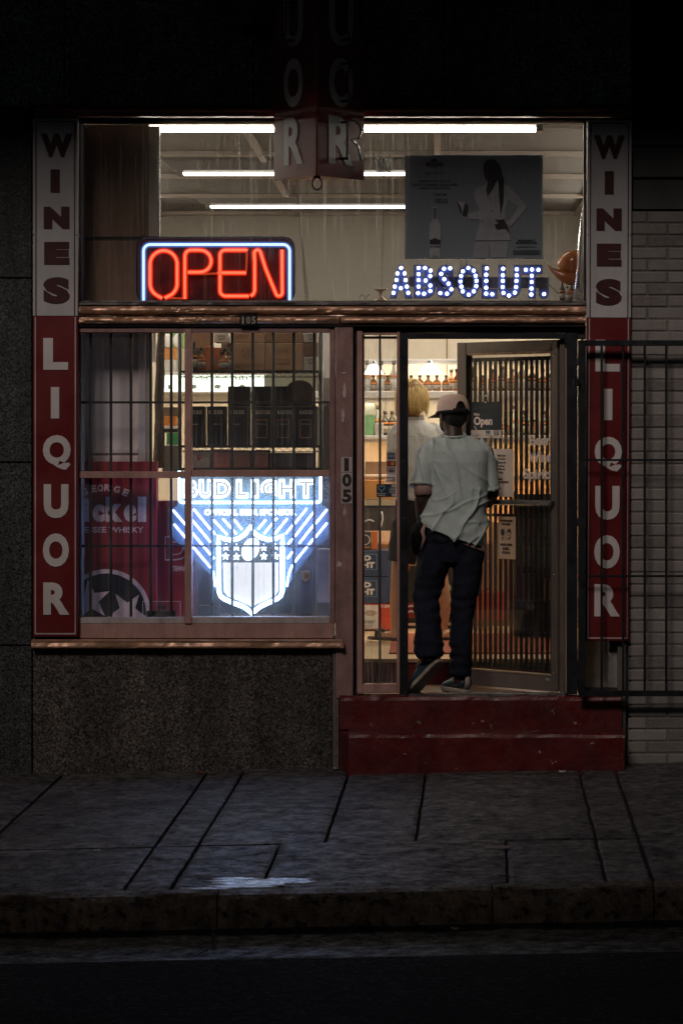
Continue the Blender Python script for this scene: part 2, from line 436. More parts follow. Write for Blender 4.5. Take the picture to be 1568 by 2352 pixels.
# the crack across kerb and gutter, as a thin dark filled groove
crack_mat = M('crack_dirt', (.004,.004,.004), .95)
def crack(pts, wd, name, zoff):
    mb = MB(); L = []; Rr = []
    for k, (px_, py_, wk) in enumerate(pts):
        lo_, hi_ = 2.0, 9.0
        for _ in range(40):
            a = (lo_+hi_)/2; zg = G(0, a)+zoff(a)
            py2 = PY0+(EZ-zg)*S*D/(D-a)
            if py2 < py_: lo_ = a
            else: hi_ = a
        x = X(px_, -a); zz = G(x,a)+zoff(a)+.003
        L.append((x-wd*wk, -a, zz)); Rr.append((x+wd*wk, -a, zz))
    n = len(L); mb.add(L+Rr, [(i,i+1,n+i+1,n+i) for i in range(n-1)])
    return B(mb, name, crack_mat, gutter, local=True)
crack([(488,2128,.6),(490,2140,1),(494,2156,.8),(492,2166,1.2),(480,2172,.5),(470,2178,1.4),(455,2184,.7),(448,2190,.5)], .008, 'crack', lambda a: -.147)
crack([(790,2128,.4),(806,2142,.8),(822,2150,.6),(828,2162,.9)], .007, 'crack', lambda a: -.147)

# flat white streaks by the kerb, a few dry leaves and scraps
streak_mat = M('white_streak', (.80,.80,.84), .25, var=.25, vs=14)
def marking(pts, name):
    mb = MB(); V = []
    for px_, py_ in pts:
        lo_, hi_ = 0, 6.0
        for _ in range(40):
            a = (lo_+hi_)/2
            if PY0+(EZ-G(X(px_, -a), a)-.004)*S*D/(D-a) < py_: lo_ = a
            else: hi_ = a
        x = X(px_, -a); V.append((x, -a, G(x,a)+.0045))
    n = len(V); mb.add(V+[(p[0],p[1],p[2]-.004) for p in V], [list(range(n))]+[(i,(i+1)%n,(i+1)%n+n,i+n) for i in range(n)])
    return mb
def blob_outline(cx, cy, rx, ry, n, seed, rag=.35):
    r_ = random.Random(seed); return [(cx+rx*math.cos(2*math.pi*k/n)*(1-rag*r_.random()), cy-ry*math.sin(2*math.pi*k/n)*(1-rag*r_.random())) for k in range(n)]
sp = thing('white_streaks', 'streaky white spill on the pavement at the kerb edge', 'marking', W(600,2030,-4.2))
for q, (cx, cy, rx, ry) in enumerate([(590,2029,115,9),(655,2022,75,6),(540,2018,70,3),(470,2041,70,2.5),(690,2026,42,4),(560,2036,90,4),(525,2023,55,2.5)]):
    B(marking(blob_outline(cx, cy, rx, ry, 46, q, .5), 'streak'), 'streak', streak_mat, sp)
st = thing('worn_patch', 'two pale worn ovals on the pavement before the steps', 'stain', W(1140,1945,-2.9))
for q, (cx, cy, rx, ry) in enumerate([(1115,1932,18,2.2),(1143,1946,36,4)]):
    B(marking(blob_outline(cx, cy, rx, ry, 30, q+20, .3), 'streak'), 'streak', M('worn_patch', (.24,.19,.16), .8, var=.3), st)
leaf_mat = M('dry_leaf', (.30,.13,.04), .7, var=.3)
def scrap(px_, py_, r_, mat, lab, cat, name, a_guess, zo=0.0):
    a = a_guess; x = X(px_, -a); z = G(x,a)+.006+zo; rr = random.Random(int(px_)); n = 9; mb = MB()
    V = [(x+r_*math.cos(2*math.pi*k/n)*rr.uniform(.6,1.5), -a+r_*math.sin(2*math.pi*k/n)*rr.uniform(.6,1.2), z+rr.uniform(0,.012)) for k in range(n)]
    mb.add(V+[(x,-a,z+.002)], [(k,(k+1)%n,n) for k in range(n)])
    mb.add([(p[0],p[1],p[2]-.003) for p in V], [list(range(n))])
    return tag(B(mb, name, mat), lab, cat)
scrap(458, 1779, .016, leaf_mat, 'dry orange leaf lying in the joint near the granite wall', 'leaf', 'dry_leaf', .12)
scrap(424, 1786, .008, M('red_scrap', (.5,.08,.03), .6), 'tiny red scrap on the slab left of the dry leaf', 'litter', 'litter_scrap', .22)
scrap(222, 1972, .016, M('pale_scrap', (.4,.4,.38), .6), 'pale flattened scrap far left on the dark pavement', 'litter', 'litter_scrap', 3.1)
scrap(1291, 1765, .016, M('white_scrap', (.55,.55,.55), .6), 'white paper scrap at the foot of the red steps', 'litter', 'litter_scrap', .42)
scrap(1042, 2136, .018, M('tan_leaf', (.28,.17,.08), .7), 'curled tan leaf lying in the gutter', 'leaf', 'dry_leaf', 4.62, -.147)
scrap(770, 1766, .02, M('grey_scrap', (.42,.42,.42), .6), 'grey paper scrap where the granite meets the red step', 'litter', 'litter_scrap', .1)

# ------------------------------------------------------------------ the shop building
shop = thing('liquor_store', 'dark granite storefront of a liquor store with bronze trim and mauve metal posts', 'building', (0,.2,0))
TOPZ = 5.75
def panel(a, b, c, e, mat, d0=0.0, th=.05):
    """granite slab by photo pixels; None bounds run on outside the frame"""
    g = .004
    return B(MB().box(a+g, b-g, d0, d0+th, c+g, e-g), 'granite_panel', mat, shop, bevel=.003)
zt = Z(243)
ux = [-6.5,-4.6,X(-285)-.4,X(148),X(582),X(1017),X(1451)]
for i in range(len(ux)-1):
    panel(ux[i], ux[i+1], zt, TOPZ-.05, granite_dark)
lz = [zt, Z(638), Z(1062), Z(1483), -.12]
lxs = [-6.5,-4.6,X(-285)-.4,X(74)]
for i in range(len(lxs)-1):
    for k in range(4): panel(lxs[i], lxs[i+1], lz[k+1], lz[k], granite_side)
panel(X(74), X(764), -.12, Z(1490), granite_low)
panel(X(74), X(183), Z(1468), zt, granite_side, .006)           # behind the left sign
wall = MB().box(-6.5, X(183), .055, .30, -.2, TOPZ)
wall.box(X(183), X(1451), .055, .30, zt-.03, TOPZ).box(X(183), X(768), .055, .30, -.2, Z(1466)).box(X(1400), X(1451), .055, .30, -.2, zt)
B(wall, 'wall', mortar, shop)
B(MB().box(-6.5, 6.5, -3.3, .3, TOPZ, TOPZ+.22), 'shade_canopy', bronze_d, shop)  # unseen slab added overhead to darken the upper wall
# bolt scars on the fascia
for px_, py_ in ((238,58),(236,124),(1246,55),(1247,124)):
    B(MB().ellipsoid((X(px_),-.002,Z(py_)), .014, .006, .02, 10, 6), 'filler_patch', mortar, shop, smooth=True)
# lintel: two stepped strips
def strip(prof, x0, x1, name, mat, dent=0.0, nseg=160, parent=shop):
    """a trim strip: profile in (y, z) run along x, with dents"""
    mb = MB(); m = len(prof)
    for i in range(nseg+1):
        x = x0+(x1-x0)*i/nseg
        for k, (y, z) in enumerate(prof):
            dd = 0
            if dent and 0 < k < m-1:
                f = noise.fractal(Vector((x*5.5, k*.35, z*7)), .9, 2.1, 3); dd = dent*max(0, f-.05)*1.8+dent*.25*noise.noise(Vector((x*24,k,z)))
            mb.v.append((x, y+dd, z-dd*.3))
    for i in range(nseg):
        for k in range(m): mb.f.append([i*m+k, (i+1)*m+k, (i+1)*m+(k+1)%m, i*m+(k+1)%m])
    mb.f += [list(range(m)), list(range((nseg+1)*m-1, nseg*m-1, -1))]
    return B(mb, name, mat, parent, smooth=False)
def half_round(py0, py1, d0, bulge, n=9):
    z0, z1 = Z(py1), Z(py0); c = (z0+z1)/2; h = (z1-z0)/2
    return [(.05, z0)]+[(d0-bulge*math.cos(math.pi*(k/(n-1)-.5)), c+h*math.sin(math.pi*(k/(n-1)-.5))) for k in range(n)]+[(.05, z1)]
strip([(.05,Z(268)),(-.05,Z(268)),(-.055,Z(258)),(-.075,Z(256)),(-.075,Z(250)),(-.06,Z(246)),(.05,Z(244))], X(82), X(1449), 'lintel', M('dull_bronze', (.3,.15,.08), .4, .4, var=.4, vs=4, bump=.2, bs=30), .004)
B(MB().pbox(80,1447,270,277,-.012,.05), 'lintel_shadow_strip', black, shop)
# transom bar between the upper window and the shop front
strip(half_round(703,722,-.02,.030), X(183), X(1344), 'transom_trim', bronze, .007, 240)
strip(half_round(727,745,-.018,.032), X(183), X(780), 'transom_trim', bronze, .011, 200)
strip(half_round(727,744,-.018,.030), X(782.5), X(1344), 'transom_trim', bronze, .006, 160)
strip([(.1,Z(702)),(-.02,Z(702)),(-.03,Z(700)),(-.028,Z(695)),(-.012,Z(693.5)),(-.008,Z(690)),(.1,Z(690))], X(183), X(1344), 'transom_ledge', bronze_d, .003)
B(MB().box(X(183), X(1344), .0, .09, Z(751), Z(691)), 'transom_core', bronze_d, shop)
strip([(.0,Z(725.5)),(-.022,Z(725.5)),(-.022,Z(722.5)),(0,Z(722.5))], X(183), X(1344), 'transom_bead', M('worn_bronze', (.5,.4,.34), .3, .8, var=.3), .002)
strip([(.0,Z(750)),(-.026,Z(750)),(-.03,Z(747)),(-.02,Z(745.5)),(0,Z(745.5))], X(183), X(1344), 'transom_bead', bronze_d, .002)
# sill under the display window
strip([(.05,Z(1487)),(-.062,Z(1487)),(-.066,Z(1483)),(-.062,Z(1475)),(-.066,Z(1470)),(-.05,Z(1468)),(.05,Z(1467))], X(75), X(787), 'window_sill', bronze, .006, 260)
B(MB().box(X(181), X(766), -.004, .10, Z(1466), Z(1432)), 'apron', pink, shop, bevel=.002)
# posts
post = B(MB().box(X(771), X(811), -.02, .16, Z(1604), Z(744)), 'post', pink_d, shop, bevel=.003)
B(MB().box(X(763.5), X(778), -.014, .10, -.03, Z(1489)), 'corner_strip', M('grey_strip', (.16,.13,.12), .5, .2, grime=.5), shop, bevel=.002)
for k in range(9):
    B(MB().ellipsoid((X(771+ (k%2)*2),-.015,Z(1505+k*29)), .004,.003,.004,8,5), 'rivet', bronze_d, shop)
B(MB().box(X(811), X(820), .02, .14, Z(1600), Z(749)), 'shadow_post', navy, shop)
tape = M('tape_scrap', (.55,.45,.47), .6, var=.25)
for k, (cx, cy, rx, ry) in enumerate([(791,900,5,24),(787,955,5,22),(792,1176,6,12),(779,1296,8,8),(790,856,7,3)]):
    o = blob_outline(cx, cy, rx, ry, 14, k+50, .5)
    B(MB().prism([(X(p[0],-.02), Z(p[1],-.02)) for p in o], -.0225, -.0195), 'tape_remnant', tape, shop)
B(MB().box(X(782), X(790), -.075, -.02, Z(1487), Z(1474)), 'sill_end', bronze, shop)
# display window frame
wf = B(MB().pbox(181,757,750,763,-.01,.09).pbox(757,769,750,1432,-.004,.09), 'display_window', pink_d, shop, bevel=.002)
B(MB().box(X(424.5), X(440), -.018, .085, Z(1432), Z(755)), 'mullion', pink, wf, bevel=.002)
B(MB().box(X(181), X(424), -.012, .08, Z(1098), Z(1083)), 'rail', pink, wf, bevel=.002)
B(MB().box(X(440.5), X(757), -.012, .08, Z(1095), Z(1080)), 'rail', pink, wf, bevel=.002)
B(MB().box(X(181), X(424), -.006, .08, Z(1432), Z(1419)), 'bead', M('pale_bead', (.48,.42,.42), .5, var=.2, grime=.5), wf, bevel=.002)
B(MB().box(X(440.5), X(757), -.006, .08, Z(1432), Z(1417)), 'bead', _M['pale_bead'], wf, bevel=.002)
B(MB().box(X(181), X(424), -.008, .07, Z(764), Z(751)), 'head_flashing', bronze, wf, bevel=.003)
for a_, b_, c_, e_ in ((181,424.5,763,1083),(181,424.5,1098,1419),(440.5,757,763,1080),(440.5,757,1095,1417)):
    B(MB().box(X(a_), X(b_), .034, .038, Z(e_), Z(c_)), 'pane', pane_hazy if (a_, c_) == (440.5, 1095) else pane_low, wf)
# transom window: panes, jamb and blind panel
tw = B(MB().pbox(181,1346,277,281,.02,.10).pbox(1340,1346,281,690,.02,.10), 'transom_window', black, shop)
B(MB().box(X(183), X(928), .060, .064, Z(690), Z(281)), 'pane', pane_top, tw)
B(MB().box(X(928.6), X(1340), .060, .064, Z(690), Z(281)), 'pane', pane_top, tw)
B(MB().box(X(333), X(357), .215, .30, Z(690), Z(281)), 'jamb', M('jamb_cream', (.50,.43,.36), .5, var=.1, grime=.3), tw, bevel=.003)
B(MB().box(X(356), X(359.5), .21, .24, Z(690), Z(281)), 'jamb', steel, tw)
blind = M('brown_panel', (.27,.165,.11), .5, var=.15, vs=3, grime=.4)
B(MB().box(X(178), X(334), .24, .27, Z(538), Z(276)), 'blind_panel', blind, tw, bevel=.003)
B(MB().box(X(178), X(334), .24, .27, Z(691), Z(546)), 'blind_panel', blind, tw, bevel=.003)
B(MB().box(X(178), X(334), .252, .27, Z(546), Z(538)), 'blind_panel', bronze_d, tw)
B(MB().box(X(315), X(323), .232, .25, Z(535), Z(278)), 'blind_batten', blind, tw, bevel=.002)
# ledge inside the transom
B(MB().box(X(183), X(1400), .091, .50, Z(700), Z(691)), 'inner_ledge', M('ledge_brown', (.20,.16,.13), .6), shop)

# door surround, sidelights and landing
B(MB().pbox(820,1345,749,764,.02,.14), 'door_header', navy, shop, bevel=.002)
sl = B(MB().pbox(819.5,832,760,1592,.0,.10).pbox(911,918,762,1592,.004,.10).pbox(832,911,1572,1592,.006,.10).pbox(832,911,764,768,.006,.1), 'sidelight', pink, shop, bevel=.002)
B(MB().box(X(832), X(911), .05, .054, Z(1572), Z(768)), 'pane', pane_side, sl)
B(MB().box(X(832), X(836), .035, .09, Z(1572), Z(768)), 'stop_bead', pink_d, sl)
sg = B(MB().pbox(1300,1345,764,778,.03,.12).pbox(1334,1339,779,1592,.02,.1).pbox(1339,1428,1580,1594,.02,.10), 'sidelight', bronze_d, shop, bevel=.002)
B(MB().box(X(1339), X(1428), .05, .054, Z(1580), Z(778)), 'pane', glass('glass_right_sidelight', .10, .12, base=.02), sg)
B(MB().pbox(1418,1428,1480,1600,.0,.10), 'edge_strip', M('grey_strip', (.2,.2,.2)), sg)
B(MB().box(X(936), X(1300), -.03, .10, Z(1597,-.03)-.03, Z(1597,-.03)+.008), 'threshold', steel, shop, bevel=.004)
B(MB().pbox(1338,1420,1480,1578,.30,.34), 'inner_dado', M('beige_board', (.40,.36,.28), .7, var=.15, grime=.4), shop)
B(MB().pbox(1338,1420,780,1480,.32,.34), 'inner_board', M('ochre_board', (.42,.34,.22), .7, var=.15, grime=.4), shop)

# steps
step_m, t, b = nt('red_step_paint'); v = tex_coord(t)
ch = ramp(t, noise_node(t, tex_coord(t,(1,1,1.2)), 17, 5, .62), [(.655,0),(.675,1)])
ch2 = ramp(t, noise_node(t, v, 2.2, 3), [(.42,0),(.55,1)])
ww = t.nodes.new('ShaderNodeMath'); ww.operation = 'MULTIPLY'; t.links.new(ch, ww.inputs[0]); t.links.new(ch2, ww.inputs[1])
rc = mixc(t, ramp(t, noise_node(t, v, 4, 6, .7), [(.3,0),(.7,1)]), (.050,.003,.004), (.125,.008,.009))
rc = mixc(t, ww.outputs[0], rc, mixc(t, ramp(t, noise_node(t, v, 6, 2), [(.45,0),(.6,1)]), (.36,.22,.16), (.2,.3,.26)))
t.links.new(rc, b.inputs['Base Color']); t.links.new(ramp(t, noise_node(t, v, 9, 5, .7), [(.3,.28),(.7,.6)]), b.inputs['Roughness'])
bump_node(t, noise_node(t, v, 26, 6, .65), .4, .008, b)
steps = thing('entrance_steps', 'two red painted concrete steps with chipped paint below the shop door', 'steps', (X(1100),-.2,0))
def tread(x0, x1, y0, y1, z0, z1, name):
    mb = MB(); n = 90
    prof = [(y0,z0),(y0,z1-.028),(y0+.006,z1-.010),(y0+.022,z1),(y0+.10,z1-.001),(y1,z1)]
    for i in range(n+1):
        x = x0+(x1-x0)*i/n
        for k, (y, z) in enumerate(prof):
            wk = 1 if 0 < k < 4 else 0
            f = wk*(.005*noise.noise(Vector((x*6,k*.3,z)))+max(0,noise.fractal(Vector((x*5,.4*k,z*3)),.9,2.1,3)-.25)*.012)
            mb.v.append((x, y+max(f,-.004), z-max(f,-.003)))
    m = len(prof)
    for i in range(n):
        for k in range(m-1): mb.f.append([i*m+k,(i+1)*m+k,(i+1)*m+k+1,i*m+k+1])
    mb.add([(x0,y0,z0),(x0,y1,z0),(x0,y1,z1),(x0,y0,z1-.02)], [(0,1,2,3)]); mb.add([(x1,y0,z0),(x1,y1,z0),(x1,y1,z1),(x1,y0,z1-.02)], [(0,1,2,3)])
    return B(mb, name, step_m, steps)
LANDZ = Z(1598, -.05)
tread(X(780), X(1426), -.05, .02, Z(1674), LANDZ, 'step')
tread(X(803), X(1427), -.30, -.052, -.10, .238, 'step')
B(MB().flat([(X(780),-.05),(X(803),-.299),(X(803),-.05)], -.10, .225), 'step_cheek', step_m, steps)
B(MB().box(X(812), X(1428), .021, .76, .1, LANDZ-.002), 'landing', M('landing_boards', (.20,.11,.06), .45, var=.3, vs=9, stretch=(1,6,1), bump=.2, bs=60), steps)

# house number and stickers on the front
o = thing('number_plaque', 'small black house number plaque 105 on the bronze transom trim', 'number sign', W(570,745,-.06))
B(MB().pbox(550,590,723,746,-.056,-.02), 'plate', M('plaque_black', (.010,.010,.012), .4), o, bevel=.002)
for k, ch_ in enumerate('105'):
    ptext(ch_, 553+k*12.3 + (2.5 if ch_=='1' else 0), (560 if ch_=='1' else 562.5)+k*12.3, 727, 743, -.056, M('plaque_digit', (.42,.36,.32), .4), o, name='digit', bold=.03)
for k, ch_ in enumerate('105'):
    y0 = 1049+k*36
    o = thing('number_sticker', f'white sticker with black digit {ch_}, {("top","middle","bottom")[k]} of three on the mauve post', 'number sticker', W(796,y0+34,-.022), group='house number stickers')
    B(MB().box(X(783.5), X(808.5), -.0225, -.0203, Z(y0+35), Z(y0+.5)), 'sticker', M('sticker_white', (.52,.44,.45), .5, var=.06), o)
    ptext(ch_, 790 if ch_=='1' else 785.5, 801 if ch_=='1' else 807, y0+3, y0+33, -.0226, ink, o, name='digit', bold=.05)

# ------------------------------------------------------------------ tall side signs
def side_sign(xl, xr, tilt, label):
    o = thing('vertical_sign', label, 'sign', W((xl+xr)/2, 1462, -.02), group='tall side signs')
    c = (xl+xr)/2; k = (xr-xl)/103
    def q(a, b_, c_, e_, d0, d1, nm, mat, bev=.002): return B(MB().box(X(a), X(b_), d0, d1, Z(e_), Z(c_)), nm, mat, o, bevel=bev)
    top, mid, bot = 273, 726, 1461
    if xl > 1000: top, mid, bot = 277, 730, 1471
    q(xl, xr, top, mid, -.05, -.004, 'upper_panel', white_sign)
    q(xl, xr, mid+.5, bot, -.05, -.004, 'lower_panel', red_sign)
    maroon = M('sign_maroon', (.05,.006,.008), .45, var=.2)
    for a, b_, c_, e_ in ((xl+6,xl+8.5,top+6,mid),(xr-8.5,xr-6,top+6,mid),(xl+8.5,xr-8.5,top+6,top+8.5)): q(a,b_,c_,e_,-.0525,-.05,'border',maroon,0)
    wb = M('sign_border', (.50,.44,.44), .5, var=.2, grime=.3)
    for a, b_, c_, e_ in ((xl+4.5,xl+7,mid+2,bot-5),(xr-7,xr-4.5,mid+2,bot-5),(xl+7,xr-7,bot-8,bot-5)): q(a,b_,c_,e_,-.0525,-.05,'border',wb,0)
    dy = top-273
    for ch_, a, b_, c_, e_, bo in (('W',-36,37,306,360,.07),('I',-11,10,390,443,.06),('N',-29,30,474,525,.085),('E',-28,30,555,607,.085),('S',-30,31,636,697,.075)):
        if ch_ == 'I': q(c+a*k, c+b_*k, c_+dy, e_+dy, -.0545, -.05, 'letter', maroon, 0)
        else: ptext(ch_, c+a*k, c+b_*k, c_+dy, e_+dy, -.05, maroon, o, name='letter', thick=.0045, bold=bo)
    grey = M('letter_white', (.60,.57,.57), .45, var=.07, grime=.15)
    dy = mid-726
    for ch_, a, b_, c_, e_, bo in (('L',-30,27,776,849,.05),('I',-10,9,889,961,.05),('Q',-31,33,999,1079,.05),('U',-29,28,1112,1190,.055),('O',-31,29,1225,1302,.05),('R',-30,30,1338,1412,.05)):
        if ch_ == 'I': q(c+a*k, c+b_*k, c_+dy, e_+dy, -.0545, -.05, 'letter', grey, 0)
        else: ptext(ch_, c+a*k, c+b_*k, c_+dy, e_+dy, -.05, grey, o, name='letter', thick=.0045, bold=bo)
    for yy in (300, 540, 760, 1000, 1240, 1440):
        for xx in (xl+2.5, xr-2.5):
            B(MB().ellipsoid((X(xx),-.052,Z(yy)), .004,.003,.004,8,5), 'screw', bronze_d, o)
    o.rotation_euler = (0, tilt, 0)
    return o
side_sign(78, 181, 0.0, 'tall white and red WINES LIQUOR sign on the dark granite left of the windows')
side_sign(1343, 1444, R(.25), 'tall white and red WINES LIQUOR sign behind the open iron gate')

# ------------------------------------------------------------------ neighbouring brick wall
nb = thing('neighbour_building', 'white painted brick wall of the building next door under a dark fascia', 'building', (X(1600),.1,0))
paint_b = M('painted_brick', (.22,.205,.195), .6, var=.12, vs=7, bump=.35, bs=70, grime=.35)
bw_ = B(MB().box(X(1449), 6.5, -.004, .32, -.2, Z(484)), 'wall', M('painted_mortar', (.16,.15,.145), .8, bump=.4, bs=120), nb)
PITCH, BL = 27.7/S, .236
variants = []
for q in range(5):
    r_ = random.Random(q); mb = MB().box(-BL/2+.005, BL/2-.005, 0, .035, .005, PITCH-.004)
    me = mb.mesh('brick', .006, 2)
    for vv in me.vertices:
        vv.co += Vector((0, .003*noise.noise(Vector((vv.co.x*20+q*9, q, vv.co.z*30))), .0015*noise.noise(Vector((vv.co.x*15, q*3, 1)))))
    me.materials.append([paint_b, paint_b, M('painted_brick_dirty', (.17,.155,.145), .6, var=.2, vs=9, bump=.45, bs=60, grime=.5), M('painted_brick_pale', (.26,.245,.235), .6, var=.14, vs=7, bump=.35, bs=70, grime=.3), paint_b][q]); variants.append(me)
row = 0; zz = Z(484)-PITCH; inv = world_of(nb).inverted()
half = MB().box(-BL/4+.005, BL/4-.005, 0, .035, .005, PITCH-.004).mesh('brick', .006, 2); half.materials.append(paint_b)
while zz > -.05:
    x0 = X(1441); off = (X(1486)-x0) if row % 2 == 0 else (X(1532.5)-x0)
    if off < BL*.7:
        o = bpy.data.objects.new('brick', half); COL.objects.link(o); o.parent = bw_
        o.location = inv @ Vector((x0+off-BL/4, -.012+.002*random.random(), zz))
    else:
        o = bpy.data.objects.new('brick', variants[row % 5]); COL.objects.link(o); o.parent = bw_
        o.location = inv @ Vector((x0+off-BL/2, -.012+.002*random.random(), zz))
    for k in range(4):
        o = bpy.data.objects.new('brick', random.choice(variants)); COL.objects.link(o); o.parent = bw_
        o.location = inv @ Vector((x0+off+BL*(k+.5), -.012+.004*random.random(), zz+random.uniform(-.0015,.0015))); o.rotation_euler = (random.uniform(-.02,.02), random.uniform(-.010,.010), random.uniform(-.012,.012))
    row += 1; zz -= PITCH
dark_board = M('dark_fascia', (.005,.006,.009), .5, var=.3, vs=5)
B(MB().box(X(1452.5), 6.5, .01, .32, Z(484), TOPZ-.004), 'fascia', dark_board, nb)
for k in range(12):
    zb = Z(480)+k*.19
    if zb+.19 > TOPZ: break
    B(MB().add([(X(1454),-.022,zb),(6.5,-.022,zb),(6.5,.004,zb+.186),(X(1454),.004,zb+.186),(X(1454),.02,zb),(6.5,.02,zb),(6.5,.02,zb+.186),(X(1454),.02,zb+.186)],
        [(0,1,2,3),(0,1,5,4),(3,2,6,7),(0,3,7,4),(1,2,6,5)]), 'board', dark_board, nb)
o = thing('drain_pipe', 'thin grey drain pipe in the corner beside the white brick wall', 'pipe', W(1433,1760,-.03))
B(MB().tube([W(1433,1762,-.02), W(1433,1480,-.02)], .012, 10), 'pipe', M('pipe_grey', (.13,.13,.13), .5, .3), o, smooth=True)
B(MB().pbox(1426,1440,1606,1612,-.04,-.004), 'clamp', bronze_d, o); B(MB().pbox(1426,1440,1730,1736,-.04,-.004), 'clamp', bronze_d, o)

# unseen building added behind the viewer to keep the street light off the road
ob = thing('added_opposite_building', 'unseen tall building added across the street to shade the road', 'building', (0,-24,-.2))
B(MB().box(-30, 30, -34, -24, -.2, 17.0), 'wall', M('opposite_brick', (.10,.07,.055), .8, var=.2, vs=2), ob)
owm = MB().box(-.55, .55, -.03, .02, 0, 1.7).mesh('window'); owm.materials.append(M('opposite_glass', (.01,.012,.015), .1))
for k in range(9):
    for j in range(4):
        o = bpy.data.objects.new('window', owm); COL.objects.link(o); o.parent = ob; o.location = (-16+4*k, 0.0, 1.3+3.9*j)
B(MB().box(-30.2, 30.2, -34, -23.7, 17.0, 17.4), 'cornice', M('opposite_stone', (.2,.19,.17), .8), ob)

# ------------------------------------------------------------------ shop interior shell
FZ = .588                                     # shop floor, one step above the landing
floor_m = M('tile_floor', (.60,.45,.26), .35, var=.15, vs=3, bump=.05, bs=40, grime=.35)
ceil_m = M('ceiling_tile', (.030,.025,.020), .85, var=.15, vs=2, bump=.2, bs=90)
BX0, BX1, BY1, CZ = -3.4, 1.5, 9.2, 3.95
fl = struct(B(MB().box(BX0, BX1, .77, BY1, FZ-.15, FZ), 'floor', floor_m, local=True))
B(MB().box(X(812), X(1428), .76, .80, LANDZ-.02, FZ-.002), 'inner_riser', step_m, fl, local=True)
B(MB().box(X(812), X(1428), .745, .80, FZ-.018, FZ+.003), 'nosing', M('worn_nosing', (.4,.26,.14), .4, var=.3), fl, local=True)
struct(B(MB().box(BX0, BX1, .3, BY1, CZ, CZ+.08), 'ceiling', ceil_m, local=True))
ceil = bpy.data.objects['ceiling']
bar_m = M('ceiling_bar', (.12,.10,.085), .6, var=.1)
for xx in (-2.47,-1.235,0.0,1.235): B(MB().box(xx-.022, xx+.022, .31, BY1, CZ-.03, CZ-.001), 'ceiling_bar', bar_m, ceil, local=True)
for yy in (1.35,3.24,5.1,7.0,8.9): B(MB().box(BX0, BX1, yy-.025, yy+.025, CZ-.034, CZ-.002), 'ceiling_bar', bar_m, ceil, local=True)
struct(B(MB().box(BX0, BX1, BY1, BY1+.1, FZ-.2, CZ), 'wall_back', M('back_wall_paint', (.17,.165,.15), .8, var=.06, vs=2), local=True))
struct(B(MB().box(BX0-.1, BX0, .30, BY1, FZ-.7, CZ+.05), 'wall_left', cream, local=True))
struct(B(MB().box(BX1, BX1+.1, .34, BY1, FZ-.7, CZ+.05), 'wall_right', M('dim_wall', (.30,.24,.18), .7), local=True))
struct(B(MB().box(BX0, X(812), .301, .77, -.1, FZ+.05), 'floor_under_window', floor_m, local=True))

# fluorescent fixtures
tube_m = glow('fluorescent', (1.0,.92,.80), 7.0)
for q, (px0, py, dd, px1) in enumerate(((318,297,.62,1230),(422,399,3.9,1195),(484,475,7.1,1160))):
    z = Z(py, dd); x0, x1 = X(px0, dd), X(px1, dd)
    o = thing('ceiling_light', ('long fluorescent strip light just inside the top of the window', 'second fluorescent strip light in the middle of the ceiling', 'farthest fluorescent strip light, lowest in the window')[q], 'ceiling light', ((x0+x1)/2, dd, CZ), group='fluorescent ceiling lights')
    hm = M('fixture_enamel', (.05,.043,.036), .5)
    B(MB().prism([(x0-.16, CZ-.002), (x1+.06, CZ-.002), (x1+.06, z+.02), (x0-.07, z+.02)], dd-.10, dd+.12), 'housing', hm, o)
    for s in (-.07, .06):
        B(MB().tube([(x0, dd+s, z), (x1, dd+s, z)], .007, 10), 'tube', tube_m if q else glow('fluorescent_new', (1.0,.90,.74), 60.0), o, smooth=True)
    for xx in (x0-.02, x1+.02): B(MB().box(xx-.02, xx+.02, dd-.09, dd+.09, z-.015, z+.021), 'end_cap', hm, o)

# two rows of fill lights added out of view along the side walls
row_m = glow('aisle_fill_tube', (1.0,.91,.78), 95.0)
for q, xx in enumerate((-2.75, 1.36)):
    o = thing('aisle_fill_light', ('unseen row of fill lights added along the left side of the shop ceiling', 'unseen row of fill lights added along the right side of the shop ceiling')[q], 'ceiling light', (xx, 4.5, CZ))
    B(MB().box(xx-.09, xx+.09, 1.0, 8.0, CZ-.06, CZ-.002), 'housing', M('fixture_enamel', (.05,.043,.036), .5), o)
    for s in (-.045, .045): B(MB().tube([(xx+s, 1.05, CZ-.078), (xx+s, 7.95, CZ-.078)], .013, 10), 'tube', row_m, o, smooth=True)

# back-bar wall and shelves
BB = 4.4
bb = thing('back_bar', 'cream back bar partition with long white bottle shelves', 'shelving', (X(900,BB), BB, FZ))
B(MB().box(X(300,BB), X(1345,BB), BB, BB+.08, FZ, Z(742,BB)), 'partition', cream, bb)
B(MB().box(X(1026,BB)-.004, X(1026,BB)+.004, BB-.004, BB, Z(915,BB), Z(744,BB)), 'panel_joint', card_d, bb)
for py0, py1, dep, x0_, x1_ in ((824,830,.22,830,1300),(898,914,.40,360,1300),(1000,1009,.40,830,1300),(1090,1096,.40,830,1300)):
    B(MB().box(X(x0_,BB-dep), X(x1_,BB-dep), BB-dep, BB-.001, Z(py1,BB-dep), Z(py0,BB-dep)), 'shelf', shelf_white, bb, bevel=.004)
B(MB().box(X(360,BB-.4), X(830,BB-.4), BB-.4, BB-.001, Z(858,BB-.4), Z(853,BB-.4)), 'shelf', shelf_white, bb)
B(MB().box(X(830,BB-.36), X(1300,BB-.36), BB-.36, BB-.001, FZ, Z(1250,BB-.36)), 'cabinet', M('cabinet_amber_glow', (.30,.14,.05), .5), bb)  # orange base colour carries the amber glow of the lower doorway
